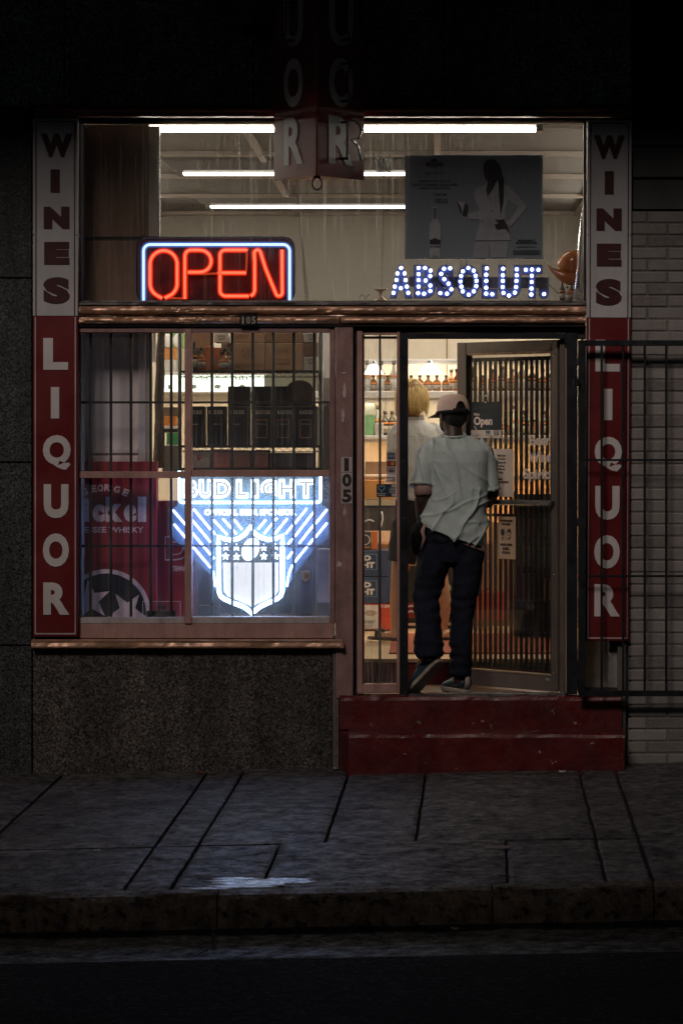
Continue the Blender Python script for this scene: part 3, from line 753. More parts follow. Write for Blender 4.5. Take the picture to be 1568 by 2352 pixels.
for py, dep, x0_, x1_, cc, es in ((831,.20,835,1290,(1,.86,.62),44),(915,.36,370,1290,(1,.84,.62),34),(1010,.36,835,1290,(1,.58,.24),46),(1097,.36,835,1290,(1,.45,.13),75)):
    zq = Z(py-1,BB-dep)
    B(MB().box(X(x0_,BB-dep), X(x1_,BB-dep), BB-dep+.02, BB-dep+.04, zq-.012, zq-.002), 'shelf_fill_light', glow('shelf_fill_light_%d' % py, cc, es), bb)  # strips added under the shelves to brighten and warm the doorway
    B(MB().box(X(x0_,BB-dep)-.02, X(x1_,BB-dep)+.02, BB-dep-.012, BB-dep-.002, zq-.022, zq+.006), 'shelf_lip', shelf_white, bb)  # hides the added strip from view
# lit shelf sign
o = thing('lit_shelf_sign', 'white backlit sign panel between the shelves behind the wire rack', 'lit sign', W(480,903,3.95))
B(MB().pbox(370,606,861,899,3.96,3.998), 'light_panel', glow('light_panel', (.80,.95,.80), 1.5), o)
B(MB().pbox(366,610,899,902.5,3.94,3.998), 'frame', shelf_white, o); B(MB().pbox(366,610,857,861,3.94,3.998), 'frame', shelf_white, o)
pale_print = M('pale_print', (.3,.42,.33), .6)
for q, s_ in enumerate(('old', 'ouch', 'un')): ptext(s_, 448+q*46, 476+q*46, 864, 873, 3.958, pale_print, o, name='lettering')
for q in range(4): B(MB().prism([(X(p[0],3.955),Z(p[1],3.955)) for p in blob_outline(390+q*55, 888, 9, 7, 9, q+5, .5)], 3.957, 3.96), 'print_mark', pale_print, o)
# pendant lamps
lamp_g = glow('lamp_shade_glow', (1.0,.92,.80), 2.2)
def pendant(px, py0, py1, wpx, dd, lab):
    o = thing('pendant_lamp', lab, 'lamp', (X(px,dd), dd, Z(py1,dd)), group='white bell pendant lamps')
    h = Z(py0,dd)-Z(py1,dd); r_ = wpx/2/S*(D+dd)/D
    B(MB().lathe([(r_,0),(r_*.97,h*.1),(r_*.82,h*.35),(r_*.62,h*.7),(r_*.4,h*.95),(r_*.1,h*1.05)], n=24), 'lamp_shade', lamp_g, o, local=True, smooth=True)
    B(MB().lathe([(.02,h*1.0),(.024,h*1.1),(.012,h*1.35)], n=12), 'socket', steel, o, local=True)
pendant(987, 836, 859, 56, BB-.34, 'white bell pendant lamp above the blond person')
pendant(858, 837, 860, 46, BB-.34, 'white bell pendant lamp seen through the narrow sidelight')

# ------------------------------------------------------------------ bottles and boxes
def bottle_mats(key, body, label_c, cap_c):
    return (liquid('bottle_'+key, body, clear=.35), M('blabel_'+key, label_c, .6, var=.25, vs=40), M('bcap_'+key, cap_c, .4, var=.1))
def make_bottle(mats, r, h, neck=.32, sh=.62, label=True):
    o = bpy.data.objects.new('bottle', None); COL.objects.link(o)
    nr = r*neck
    B(MB().lathe([(r*.9,0),(r,.004),(r,h*sh*.85),(r*.93,h*sh*.95),(nr*1.6,h*sh*1.12),(nr,h*sh*1.22),(nr,h*.93)], n=16), 'glass', mats[0], o, local=True, smooth=True)
    B(MB().lathe([(nr*1.3,h*.86),(nr*1.35,h*.99),(nr*1.1,h)], n=12), 'cap', mats[2], o, local=True, smooth=True)
    if label:
        B(MB().lathe([(r*1.012,h*.10),(r*1.015,h*sh*.62)], n=16), 'label', mats[1], o, local=True, smooth=True)
        B(MB().lathe([(r*1.012,h*sh*.72),(r*1.012,h*sh*.84)], n=16), 'neck_band', M('band_orange', (.55,.18,.03), .6), o, local=True, smooth=True)
    return o
whisky = bottle_mats('whisky', (.42,.17,.05), (.22,.19,.16), (.02,.018,.018))
clear_b = bottle_mats('clear', (.75,.75,.70), (.55,.52,.45), (.12,.1,.08))
dark_b = bottle_mats('dark', (.10,.08,.05), (.30,.26,.2), (.05,.02,.02))
sh1 = .40
ds = BB-.22
base_w = make_bottle(whisky, .031, .115); base_w2 = make_bottle(whisky, .034, .16, sh=.58)
base_c = make_bottle(clear_b, .034, .22); base_d = make_bottle(dark_b, .033, .18)
protos = {'w': base_w, 'W': base_w2, 'c': base_c, 'd': base_d}
desc = {'w': 'squat amber whisky bottle', 'W': 'tall amber whisky bottle', 'c': 'clear spirit bottle', 'd': 'dark glass bottle'}
used = set()
def bottle(kind, px, py, dd, where, group):
    p = protos[kind]; z = Z(py, dd)
    if kind not in used: used.add(kind); o = p; o.location = (X(px,dd), dd, z)
    else: o = copy_tree(p, (X(px,dd), dd, z))
    o.rotation_euler = (0,0,random.uniform(0,6))
    return tag(o, desc[kind]+' '+where, 'bottle', group)
shz = 898
ordn = ['first','second','third','fourth','fifth','sixth','seventh','eighth','ninth']
for q, px in enumerate((944,964,983,1003,1024)):
    bottle('w', px, shz-.5, ds, f'in the doorway, {ordn[q]} from left on the top shelf', 'bottles on the back bar shelf')
for q, px in enumerate((1036,1049)):
    bottle('W', px, shz-.5, ds-(.06 if q else -.08), f'beside the door edge, {("rear","front")[q]} of the pair', 'bottles on the back bar shelf')
for q, px in enumerate((1086,1108,1131,1153,1176,1199,1222,1246,1267)):
    bottle('dwWdWcdWd'[q], px, shz-.5, ds, f'on the top shelf behind the door slats, {ordn[q]} from left', 'bottles on the back bar shelf')
for q, px in enumerate((842,857,875,890,904)):
    bottle('cwcwc'[q], px, shz-.5, ds, f'on the top shelf behind the sidelight, {ordn[q]} from left', 'bottles on the back bar shelf')
for q, px in enumerate((868,884,900,1018,1036,1052)):
    bottle('cddwdd'[q], px, 1000-.5, ds, f'on the open second shelf, {ordn[q]} from left', 'bottles on the back bar second shelf')
for q, px in enumerate((1082,1100,1118,1138,1160,1180,1205,1228,1250)):
    bottle('dcwdwcdwd'[q], px, 1000-.5, ds, f'on the second shelf behind door slats, {ordn[q]} from left', 'bottles on the back bar second shelf')

def carton(name, a, b_, c_, e_, d0, dep, mat, lab, cat='box', group=None, extra=None, bev=.003):
    o = thing(name, lab, cat, W((a+b_)/2, e_, d0), group=group)
    B(MB().box(X(a,d0), X(b_,d0), d0, d0+dep, Z(e_,d0), Z(c_,d0)), 'body', mat, o, bevel=bev)
    if extra: extra(o)
    return o
def face(o, a, b_, c_, e_, d, mat, name='print'):
    return B(MB().box(X(a,d), X(b_,d), d-.0015, d-.0002, Z(e_,d), Z(c_,d)), name, mat, o)
def col(n, c, r=.6): return M(n, c, r, var=.12, vs=12)
# boxes on the second shelf seen through the sidelight
carton('gift_box', 838,858,927,953,ds-.1,.2, col('white_green', (.55,.6,.5)), 'white upper gift box through the sidelight')
carton('gift_box', 838,859,953.5,999.5,ds-.1,.2, col('pale_green', (.20,.42,.20)), 'pale green gift box on the second shelf through the sidelight')
carton('gift_box', 861,880,971,999.5,ds-.16,.1, col('white_box', (.6,.58,.52)), 'small white box right of the pale green gift box')
carton('gift_box', 838,905,1060,1089.5,ds-.1,.2, col('brown_box', (.20,.12,.07)), 'dark brown case on the third shelf through the sidelight')
carton('gift_box', 830,912,1103,1145,ds-.3,.3, col('amber_box', (.55,.24,.05)), 'amber coloured case below the card stickers')
carton('gift_box', 828,914,1148,1164,ds-.3,.3, col('cream_ledge', (.55,.42,.25)), 'cream case under the amber case')
# stacked beer cartons behind the sidelight
CD = 3.45
def beer(y0, y1, navy_c, lab, red=False):
    o = thing('beer_carton', lab, 'beer carton', W(850, y1, CD), group='beer cartons stacked on the shop floor')
    B(MB().box(X(790,CD), X(898,CD), CD, CD+.30, Z(y1,CD)+.001, Z(y0,CD)-.001), 'body', navy_c, o, bevel=.004)
    f = CD-.0004
    if not red:
        lb = col('logo_blue', (.10,.20,.36)); dk = col('logo_navy', (.012,.03,.085))
        face(o, 796,866,y0+8,y0+45,f,lb,'logo_frame'); face(o, 798.5,863.5,y0+10,y0+43,f-.0016,dk,'logo_field')
        text('BUD', X(806,f), X(852,f), Z(y0+24,f), Z(y0+11.5,f), f-.0032, white_ink, o, bold=.07)
        text('LIGHT', X(802,f), X(860,f), Z(y0+41,f), Z(y0+26.5,f), f-.0032, white_ink, o, bold=.07)
    else:
        face(o, 796,868,y0+3,y1-3,f,white_ink,'print_field')
        ptext('Budweiser', 800, 862, y0+35, y0+45, f-.0016, ink, o)
        for q in range(3): face(o, 834,858-q*4,y0+49+q*4,y0+50+q*4,f-.0016,M('grey_print',(.35,.35,.33)),'text_line')
        B(MB().prism([(X(p[0],f),Z(p[1],f)) for p in blob_outline(850,y0+21,17,8,14,3,.3)], f-.004, f-.0016), 'ribbon', M('ribbon_grey', (.45,.36,.30)), o)
        ptext('1-24', 875, 894, y0+2, y0+9, f-.0016, white_ink, o, bold=.03)
navy_card = col('beer_navy', (.022,.045,.115))
beer(1264,1324, navy_card, 'navy blue beer carton with white letters, upper of the two')
beer(1325.5,1386, navy_card, 'navy blue beer carton with white letters, resting on the red carton')
beer(1387,1447, col('beer_red', (.60,.055,.012)), 'bright red beer carton at the bottom of the stack', True)
carton('whisky_box', 826,851,1222,1262.5,CD+.02,.15, col('black_gift', (.03,.026,.022)), 'black gift box with round emblem on the beer cartons',
       extra=lambda o: (B(MB().tube([W(838,1240,CD+.018)+Vector((.034*math.cos(k*.393),0,.034*math.sin(k*.393))) for k in range(16)], .003, 5, closed=True), 'emblem', white_ink, o), face(o,828,849,1255,1259,CD+.02,_M['band_orange'])))
carton('whisky_box', 853,866,1221,1262.5,CD+.02,.15, col('orange_gift', (.65,.16,.02)), 'narrow orange box beside the black gift box')
# dark machine above
o = thing('bottle_rack', 'dark metal rack with white curved handles behind the sidelight', 'rack', W(870,1220,CD+.3))
B(MB().pbox(828,915,1166,1219,CD+.25,CD+.40), 'body', col('rack_dark', (.04,.03,.022)), o)
B(MB().tube([W(838+k*3.4,1190-4*math.sin(k/6*3.14)+8,CD+.22) for k in range(7)], .006, 6), 'handle', shelf_white, o, smooth=True)
B(MB().tube([W(876+3*math.sin(k),1175+k*9,CD+.22) for k in range(6)], .006, 6), 'handle', shelf_white, o, smooth=True)
# black cabinet with white arcs and green discs, behind the legs
o = thing('display_cooler', 'low black display with white arcs and pale green discs behind the customers', 'display', W(985,1432,BB-.6))
B(MB().pbox(930,1062,1300,1436,BB-.62,BB-.37), 'body', col('cooler_black', (.016,.014,.014)), o)
for q, (cx, cy, r_) in enumerate(((1014,1350,.03),(1026,1350,.03),(1017,1394,.028))):
    B(MB().tube([W(cx,cy,BB-.625),W(cx,cy,BB-.618)], r_, 20), 'disc', col('pale_disc', (.25,.42,.30)), o)
for cx in (944, 1012):
    for rr in (.05,.075):
        B(MB().tube([W(cx,1428,BB-.626)+Vector((rr*math.cos(k*.314),0,rr*1.5*math.sin(k*.314))) for k in range(11)], .007, 6), 'arc', white_ink, o)
B(MB().pbox(932,1060,1385,1420,BB-.622,BB-.6192), 'red_band', col('dark_red', (.25,.02,.02)), o)
B(MB().pbox(928,1064,1431,1437,BB-.66,BB-.36), 'base_rail', steel, o); B(MB().pbox(928,1064,1440,1444,BB-.66,BB-.36), 'base_rail', bronze_d, o)
# cartons and a tall dark rack behind the door slats
for q, (a, b_, c_, e_, cc, lab) in enumerate(((1072,1112,1352,1427,(.62,.10,.02),'bright orange carton low behind the door slats'),(1113,1160,1360,1427,(.55,.08,.02),'red orange carton right of the bright orange one'),
        (1070,1130,1290,1351,(.45,.24,.09),'tan carton on the bright orange one'),(1085,1118,1240,1289,(.5,.48,.42),'pale carton on top of the tan carton'),(1131,1165,1200,1359,(.50,.30,.10),'tall ochre case behind the door slats'))):
    carton('case', a,b_,c_,e_,3.5,.25,col('case%d'%q, cc), lab, 'carton')
o = thing('dark_shelf_unit', 'tall dark shelf unit seen dimly through the right of the door', 'shelving', W(1235,1470,2.6))
for a, b_ in ((1180,1186),(1232,1238),(1284,1290)): B(MB().pbox(a,b_,1130,1462,2.6,2.9), 'upright', black, o)
for yy in (1160,1230,1300,1380,1456): B(MB().pbox(1180,1290,yy,yy+6,2.6,2.9), 'shelf', black, o)
B(MB().pbox(1182,1288,1135,1460,2.88,2.92), 'back', col('unit_back', (.02,.016,.014)), o)
for q, (a, b_, c_, e_) in enumerate(((1190,1228,1172,1229),(1240,1280,1180,1229),(1190,1225,1250,1299),(1242,1282,1245,1299),(1190,1230,1320,1379),(1242,1280,1330,1379))):
    carton('stock_box', a,b_,c_,e_-.5,2.64,.2,col('stock%d'%q, random.Random(q).choice([(.12,.08,.05),(.05,.05,.06),(.16,.10,.05),(.08,.03,.02)])), f'dim stock box on the dark shelf unit, {("top","middle","bottom")[q//2]} row, {("left","right")[q%2]} one', 'carton')
o = tag(B(MB().box(X(893,1.2), X(1330,1.2), 1.18, 3.05, FZ+.001, FZ+.012), 'floor_mat', M('red_mat', (.28,.055,.018), .8, var=.3, vs=8, bump=.3, bs=200)), 'red brown floor mat inside the shop door', 'mat')

# ------------------------------------------------------------------ display window contents
plat = B(MB().box(X(181), X(768), .10, .95, Z(1432), Z(1420.5,.2)), 'display_platform', M('platform', (.22,.19,.19), .7), shop)
# partition at left
wp = B(MB().pbox(170,334,740,1100,.32,.35), 'display_partition', white_wall, shop, bevel=.002)
B(MB().pbox(318,334,740,1100,.285,.32), 'stile', white_wall, wp, bevel=.003)
B(MB().pbox(170,317,1030,1041,.30,.32), 'rail', white_wall, wp, bevel=.003)
B(MB().pbox(170,317,1047,1068,.305,.32), 'rail', white_wall, wp, bevel=.003)
B(MB().pbox(334.5,344,740,1100,.30,.36), 'cream_post', M('post_cream', (.42,.37,.30), .5, var=.15), wp, bevel=.003)
B(MB().pbox(350,357,740,830,.60,.64), 'bracket_post', shelf_white, wp)
o = thing('wrapped_pole', 'pole wrapped in crumpled dark plastic beside the display partition', 'pole', W(364,1075,.8))
def wrapfn(u, v):
    an = 2*math.pi*u; z = Z(1075,.8)+(Z(745,.8)-Z(1075,.8))*v
    r_ = (.030+.010*noise.noise(Vector((an*.9,z*7,1)))+.012*abs(noise.noise(Vector((math.cos(an)*3,math.sin(an)*3,z*4)))))*(1-.35*v)
    return (X(364+7*v*v,.8)+r_*math.cos(an), .8+r_*math.sin(an), z)
B(MB().grid(wrapfn, 28, 50), 'wrap', M('dark_plastic', (.085,.07,.055), .22, var=.3), o, smooth=True)
# big red whisky display cartons
dred = M('display_red', (.26,.018,.034), .42, var=.1, vs=4)
dprint = M('display_print', (.72,.58,.64), .5, var=.15, vs=40)
dnavy = M('display_navy', (.012,.016,.03), .45)
def zz2(zx, zy): return 175.6+.2*zx, 1053.7+.2*zy
def clipz(pts, zmin):
    out = []
    for i in range(len(pts)):
        a, b_ = pts[i], pts[(i+1) % len(pts)]
        if a[1] >= zmin: out.append(a)
        if (a[1] >= zmin) != (b_[1] >= zmin):
            f = (zmin-a[1])/(b_[1]-a[1]); out.append((a[0]+f*(b_[0]-a[0]), zmin))
    return out
DC = .24
o = thing('display_carton', 'large dark red whisky display carton with navy emblem and pale stars', 'display box', W(280,1420,DC))
B(MB().box(X(120,DC), X(359.6,DC), DC, DC+.12, Z(1420,DC), Z(1060,DC)), 'body', dred, o, bevel=.003)
for ch_, zx, zy, ro in (('G',95,380,22),('E',200,345,13),('O',275,335,5),('R',355,332,-4),('G',465,352,-14),('E',565,388,-25)):
    px, py = zz2(zx, zy); text(ch_, X(px-6.5,DC), X(px+6.5,DC), Z(py+8,DC), Z(py-8,DC), DC-.0002, dprint, o, name='letter', bold=.03, rot=R(ro))
for s_, zx0, zx1, zy0, zy1, bo in (('D',-190,38,440,725,.06),('i',62,155,455,725,.07),('c',185,325,525,725,.07),('k',335,530,435,725,.07),('e',545,690,525,725,.07),('l',705,800,435,725,.07)):
    a, c_ = zz2(zx0, zy0); b_, e_ = zz2(zx1, zy1)
    ptext(s_, a, b_, c_, e_, DC-.0002, dprint, o, name='letter', bold=bo)
a, c_ = zz2(-190, 782); b_, e_ = zz2(770, 850)
ptext('TENNESSEE WHISKY', a, b_, c_, e_, DC-.0002, dprint, o, bold=.02)
ccx, ccy = zz2(345, 1772); zb = Z(1419,DC)
def disc_pts(r_px, n=64): return [(X(ccx,DC)+r_px/S*math.cos(2*math.pi*k/n)*(D+DC)/D, Z(ccy,DC)+r_px/S*math.sin(2*math.pi*k/n)*(D+DC)/D) for k in range(n)]
B(MB().prism(clipz(disc_pts(101), zb), DC-.0018, DC-.0002), 'emblem_ring', dprint, o)
B(MB().prism(clipz(disc_pts(91), zb), DC-.0034, DC-.0019), 'emblem_field', dnavy, o)
def star(cx, cy, r_, rot, d, inner=.39):
    return [(X(cx,d)+(r_ if k % 2 == 0 else r_*inner)/S*math.sin(rot+k*math.pi/5)*(D+d)/D, Z(cy,d)+(r_ if k % 2 == 0 else r_*inner)/S*math.cos(rot+k*math.pi/5)*(D+d)/D) for k in range(10)]
for zx, zy, r_, ro in ((160,1625,49,-.12),(585,1745,47,-.62)):
    px, py = zz2(zx, zy); B(MB().prism(clipz(star(px, py, r_, ro, DC), zb), DC-.005, DC-.0035), 'star', dprint, o)
o = thing('display_carton', 'second dark red display carton standing behind, half hidden by the neon sign', 'display box', W(400,1420,.38))
B(MB().box(X(361,.38), X(448,.38), .38, .5, Z(1420,.38), Z(1150,.38)), 'body', dred, o, bevel=.003)
for s_, zx0, zx1, zy0, zy1, bo in (('D',1015,1300,890,1168,.06),):
    a, c_ = zz2(zx0, zy0); b_, e_ = zz2(zx1, zy1)
    ptext(s_, a, b_, c_, e_, .3798, dprint, o, name='letter', bold=bo); ptext(s_, a+2, b_-3, c_+2, e_-3, .3782, dred, o, name='letter_inset', bold=bo*.4)
ptext('TENNESSEE', 396, 446, 1300, 1312, .3798, dprint, o, bold=.02)
# clear acrylic stand
o = thing('acrylic_stand', 'small clear acrylic card stand on the window ledge before the red carton', 'stand', W(370,1420,.13))
ac = glass('acrylic', .05, .03, base=.03)
B(MB().box(X(327,.13), X(414.5,.13), .13, .134, Z(1420,.13), Z(1381.5,.13)), 'sheet', ac, o)
for a, b_, c_, e_ in ((327,328,1381,1420),(413.5,414.5,1381,1420),(327,414.5,1381,1382)): B(MB().pbox(a,b_,c_,e_,.127,.136), 'edge', M('acrylic_edge', (.7,.7,.75), .2), o)
B(MB().pbox(336,405,1403,1419,.136,.16), 'card_pocket', ink, o, bevel=.004)
B(MB().pbox(364,370,1387,1402,.134,.137).pbox(373,378,1389,1402,.134,.137).pbox(362,381,1393,1396,.134,.137), 'emblem', ink, o)

# wire rack
RD = 1.0
rk = thing('wire_rack', 'black wire shelving rack holding cartons and boxed wine behind the window', 'rack', W(580,1420,RD))
for px in (412,419,730,737):
    B(MB().tube([(X(px,RD),RD+(.02 if px in (412,737) else .42),FZ), (X(px,RD),RD+(.02 if px in (412,737) else .42),Z(745,RD))], .012, 8), 'post', black, rk, smooth=True)
for yy in (852,1024,1076):
    z = Z(yy,RD)
    B(MB().box(X(412,RD), X(737,RD), RD, RD+.006, z-.012, z+.004).box(X(412,RD), X(737,RD), RD, RD+.006, z-.040, z-.034), 'edge_wire', black, rk)
    n = 34; pts = []
    for k in range(n+1): pts.append((X(414+k*(321/n),RD), RD+.003, z-.012 if k % 2 == 0 else z-.034))
    B(MB().tube(pts, .002, 4), 'truss_wire', black, rk)
    B(MB().box(X(412,RD), X(737,RD), RD+.008, RD+.44, z-.008, z+.002), 'deck', black, rk)
SH1, SH2, SH3 = 851, 1023, 1075
def rc(name, a, b_, c_, e_, mat, lab, cat='carton', d0=RD+.03, dep=.25, ex=None, group=None): return carton(name, a, b_, c_, e_-.3, d0, dep, mat, lab, cat, group, ex)
RF = RD+.03
rc('carton', 439,484,764,800,card,'orange brown carton at the upper left of the wire rack', d0=RD+.14, ex=lambda o: ptext('CHA', 460,480,783,791,RD+.14,M('tan_print',(.55,.4,.2)),o))
rc('carton', 441,506,800.5,SH1-26,card_d,'plain brown case under the orange brown carton on the wire rack', d0=RD+.16)
rc('carton', 441,469,824,SH1,col('pale_case',(.45,.42,.38)),'pale low case at the left end of the top rack shelf', ex=lambda o: ptext('SUTTER\nHOME', 453,467,832,842,RF,ink,o))
rc('whisky_box', 470.5,488,795,SH1,col('rust_box',(.50,.13,.03)),'rust orange spirit box on the top rack shelf', ex=lambda o: face(o,474,486,806,812,RF,_M['band_orange']))
rc('whisky_box', 489,506,798,SH1,col('rust_box2',(.42,.10,.025)),'rust red spirit box beside the rust orange one', ex=lambda o: face(o,492,504,824,838,RF,card_d))
rc('carton', 491,524,764,786,col('white_case',(.55,.5,.42)),'white wine case with black lettering at the top of the rack', d0=RD+.10, ex=lambda o: ptext('SUTTER\nHOME', 500,518,770,781,RD+.10,ink,o))
rc('carton', 508,531,787,SH1,card_d,'dark brown case under the white wine case', d0=RD+.05)
rc('carton', 533,608,788,SH1,card,'wide brown carton with round stamp in the middle of the top rack shelf', ex=lambda o: (face(o,534,604,834,843,RF,card_d), B(MB().tube([W(565,811,RF-.001)+Vector((.03*math.cos(k*.3142),0,.03*math.sin(k*.3142))) for k in range(20)], .002, 4, closed=True), 'stamp', card_d, o), ptext('54', 557,572,804,818,RF,card_d,o)))
rc('carton', 533,608,764,787.3,card,'flat brown carton lying on the wide stamped carton', d0=RD+.035, ex=lambda o: [face(o,536+q*3.2,537.6+q*3.2,768,777,RD+.035,card_d,'barcode_line') for q in range(11)])
rc('carton', 609,696,788,SH1,card,'right hand brown carton on the top rack shelf', ex=lambda o: (face(o,629,664,825,836,RF,card_d), face(o,631,662,827,834,RF-.0016,card), ptext('DRY GIN', 634,662,800,812,RF,card_d,o)))
rc('carton', 609,696,764,787.3,card_d,'flat carton lying on the right hand brown carton', d0=RD+.035, ex=lambda o: ptext('WINE 12', 586+26,640,770,782,RD+.035,card,o))
rc('wine_pack', 697.5,729,764,786,col('pack_white',(.5,.46,.38)),'pale wine four pack at the right end of the top rack shelf', d0=RD+.02, ex=lambda o: ptext('SUTTER\nHOME', 706,724,768,781,RD+.02,ink,o))
rc('wine_pack', 697.5,729,787,818,col('pack_brown',(.18,.10,.06)),'brown wine four pack below the pale one', d0=RD+.02)
rc('wine_pack', 697.5,729,819,SH1,col('pack_white2',(.48,.43,.36)),'lowest pale wine four pack at the right end of the rack', d0=RD+.02, ex=lambda o: ptext('SUTTER\nHOME', 706,724,824,836,RD+.02,ink,o))
for q, (px, k_, hh) in enumerate(((445,'d',1),(454,'w',1.1),(462,'W',.9),(510,'w',1.0),(517,'W',.85),(525,'d',.95))):
    o = copy_tree(protos[k_], (X(px,RD+.015), RD+.015+.02*(q%2), Z(851,RD)+.003), q*1.3, scale=(.8,.8,hh))
    tag(o, ('dark bottle at the left end of the top rack shelf','squat amber bottle near the left end of the rack shelf','tall amber bottle before the pale low case','squat amber bottle beside the rust red box','tall amber bottle before the dark brown case','dark bottle left of the wide stamped carton')[q], 'bottle', 'bottles on the wire rack')
bkb = M('wine_box_black', (.012,.012,.013), .35, var=.2)
gold = M('label_gold', (.38,.17,.07), .45)
for q, (a, b_) in enumerate(((523,574),(578,624),(629,668))):
    rc('wine_box', a,b_,887,SH2,bkb,f'black boxed wine in the raised rear row, {("left","middle","right")[q]} one','wine box',d0=RD+.24,dep=.14,group='black boxed wines')
o = thing('dome_carton', 'dark brown round topped carton behind the boxed wines', 'carton', W(690,SH2,RD+.2))
B(MB().prism([(X(659,RD+.2),Z(SH2,RD+.2)),(X(718,RD+.2),Z(SH2,RD+.2)),(X(718,RD+.2),Z(890,RD+.2))]+[(X(688+30*math.cos(k*.314),RD+.2),Z(893-20*math.sin(k*.314),RD+.2)) for k in range(11)]+[(X(659,RD+.2),Z(890,RD+.2))], RD+.2, RD+.23), 'body', M('dome_brown', (.10,.06,.045), .6), o)
for q, a in enumerate((428,475.5,525,583,633,684)):
    b_ = a+40 + (4 if q > 2 else 2)
    def ex(o, a=a, b_=b_, q=q):
        ptext('BLACK BOX', a+4, b_-6, 942, 951, RF, M('box_letter', (.55,.50,.44), .5), o, bold=.02)
        if q > 2:
            for u in ((a+4,a+6,963,1006),(a+29,a+31,963,1006),(a+6,a+29,963,965),(a+6,a+29,1004,1006)): face(o,*u,RF,gold,'label_frame')
        ptext('Chardonnay' if q % 2 else 'Cabernet', a+8, a+27, 972, 976, RF, _M['box_letter'], o)
    rc('wine_box', a,b_,933,SH2,bkb,f'black boxed wine in the front row, {ordn[q]} from the left'+(' with gold label frame' if q > 2 else ''),'wine box',dep=.19,ex=ex,group='black boxed wines')
for q, (a, b_, c_, cc, lab) in enumerate(((442,482,1034,(.45,.42,.40),'pale carton with a red star on the bottom rack shelf'),(488,528,1032,(.42,.15,.13),'pinkish red carton on the bottom rack shelf'),(534,576,1034,(.34,.16,.14),'dull rose carton on the bottom rack shelf'),(583,616,1033,(.36,.15,.12),'narrow rose carton on the bottom rack shelf'),(618,722,1040,(.07,.055,.06),'wide dark carton on the bottom rack shelf'))):
    rc('carton', a,b_,c_,SH3,col('low%d'%q, cc),lab, ex=(lambda o: B(MB().prism(star(456,1052,9,.2,RF), RF-.0015, RF-.0002),'star',M('star_red',(.4,.03,.04)),o)) if q == 0 else None)
# goods seen left of the rack, on the back bar
bgx = BB-.5
for q, (a, b_, c_, e_, cc, lab) in enumerate(((375,392,764,797,(.30,.45,.16),'pale green bottle box at the upper left behind the mullion'),(394,421,764,797,(.25,.42,.14),'green bottle box beside it behind the mullion'),(374,406,798,825,(.5,.22,.06),'amber printed case left of the wire rack post'),(375,404,825.5,852.6,(.5,.48,.42),'white label case on the upper back shelf'))):
    carton('back_case', a,b_,c_,e_,bgx+.15,.25,col('bk%d'%q, cc),lab,'carton',extra=(lambda o, a=a, b_=b_: B(MB().ellipsoid(W((a+b_)/2,782,bgx+.15), .03,.01,.05,12,8),'print',white_ink,o)) if q in (0,1,3) else None)
carton('back_case', 375,405,955,978,2.0,.2,col('bk5',(.65,.23,.03)),'bright orange case left of the wire rack post','carton')
carton('back_case', 372,408,978.5,984,2.0,.2,shelf_white,'white tray under the bright orange case','tray')
carton('back_case', 382,410,994,1022,2.0,.2,col('bk6',(.03,.26,.08)),'green case left of the wire rack post','carton')
carton('back_case', 372,412,1023,1090,2.0,.2,col('bk7',(.10,.08,.07)),'dark case under the green case','carton')
carton('back_case', 372,412,935,954.5,2.0,.2,col('bk8',(.16,.10,.06)),'brown case on the bright orange case','carton')
carton('back_case', 372,410,984.5,993.5,2.02,.2,col('bk9',(.05,.05,.05)),'black strip case above the green case','carton')
# cooler at the right edge of the window
o = thing('cooler', 'white cooler with a bright steel band at the right edge of the display window', 'cooler', W(790,1420,1.9))
B(MB().box(X(738,1.9), X(828,1.9), 1.9, 2.4, FZ, Z(745,1.9)), 'body', shelf_white, o, bevel=.01)
B(MB().pbox(737,829,868,930,1.87,1.899), 'steel_band', M('brushed_steel', (.55,.53,.5), .3, .9), o)
B(MB().pbox(737,829,935,1420,1.88,1.899), 'lower_panel', col('cooler_dark', (.06,.05,.045)), o)

o = thing('added_backdrop', 'dark violet board added behind the beer neon sign to block the lit room', 'board', W(600,1420,.72))
B(MB().pbox(450,757,1092,1420,.72,.74), 'board', M('backdrop', (.045,.04,.075), .7, var=.3, vs=10), o)  # added so the space behind the neon looks dark and violet
# security grille behind the display window
gr = thing('window_grille', 'black iron bar grille behind the display window glass', 'grille', W(470,1420,.09))
for px in (207.5,254.5,300.5,346,393,486.5,533,580.5,627.5,674.5,721.5):
    B(MB().box(X(px-3.1,.09), X(px+3.1,.09), .09, .105, Z(1417,.09), Z(752,.09)), 'bar', black, gr)
for py in (924,1254):
    B(MB().box(X(181,.086), X(757,.086), .084, .090, Z(py+2.6,.086), Z(py-2.6,.086)), 'cross_bar', black, gr)

# ------------------------------------------------------------------ OPEN neon
def arc(cx, cy, r_, a0, a1, n=8): return [(cx+r_*math.cos(R(a0+(a1-a0)*k/n)), cy-r_*math.sin(R(a0+(a1-a0)*k/n))) for k in range(n+1)]
def rrect(x0, x1, y0, y1, r_): return arc(x1-r_,y0+r_,r_,0,90)+arc(x0+r_,y0+r_,r_,90,180)+arc(x0+r_,y1-r_,r_,180,270)+arc(x1-r_,y1-r_,r_,270,360)
halo_red, t, b = nt('neon_halo_red'); t.nodes.remove(b)  # glowing outer sleeve stands in for the halo around the red tubes
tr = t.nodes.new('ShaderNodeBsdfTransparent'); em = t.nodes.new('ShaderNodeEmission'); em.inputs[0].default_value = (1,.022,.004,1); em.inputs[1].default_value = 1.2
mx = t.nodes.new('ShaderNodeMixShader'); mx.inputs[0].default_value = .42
t.links.new(tr.outputs[0], mx.inputs[1]); t.links.new(em.outputs[0], mx.inputs[2]); t.links.new(mx.outputs[0], t.nodes['Material Output'].inputs[0])
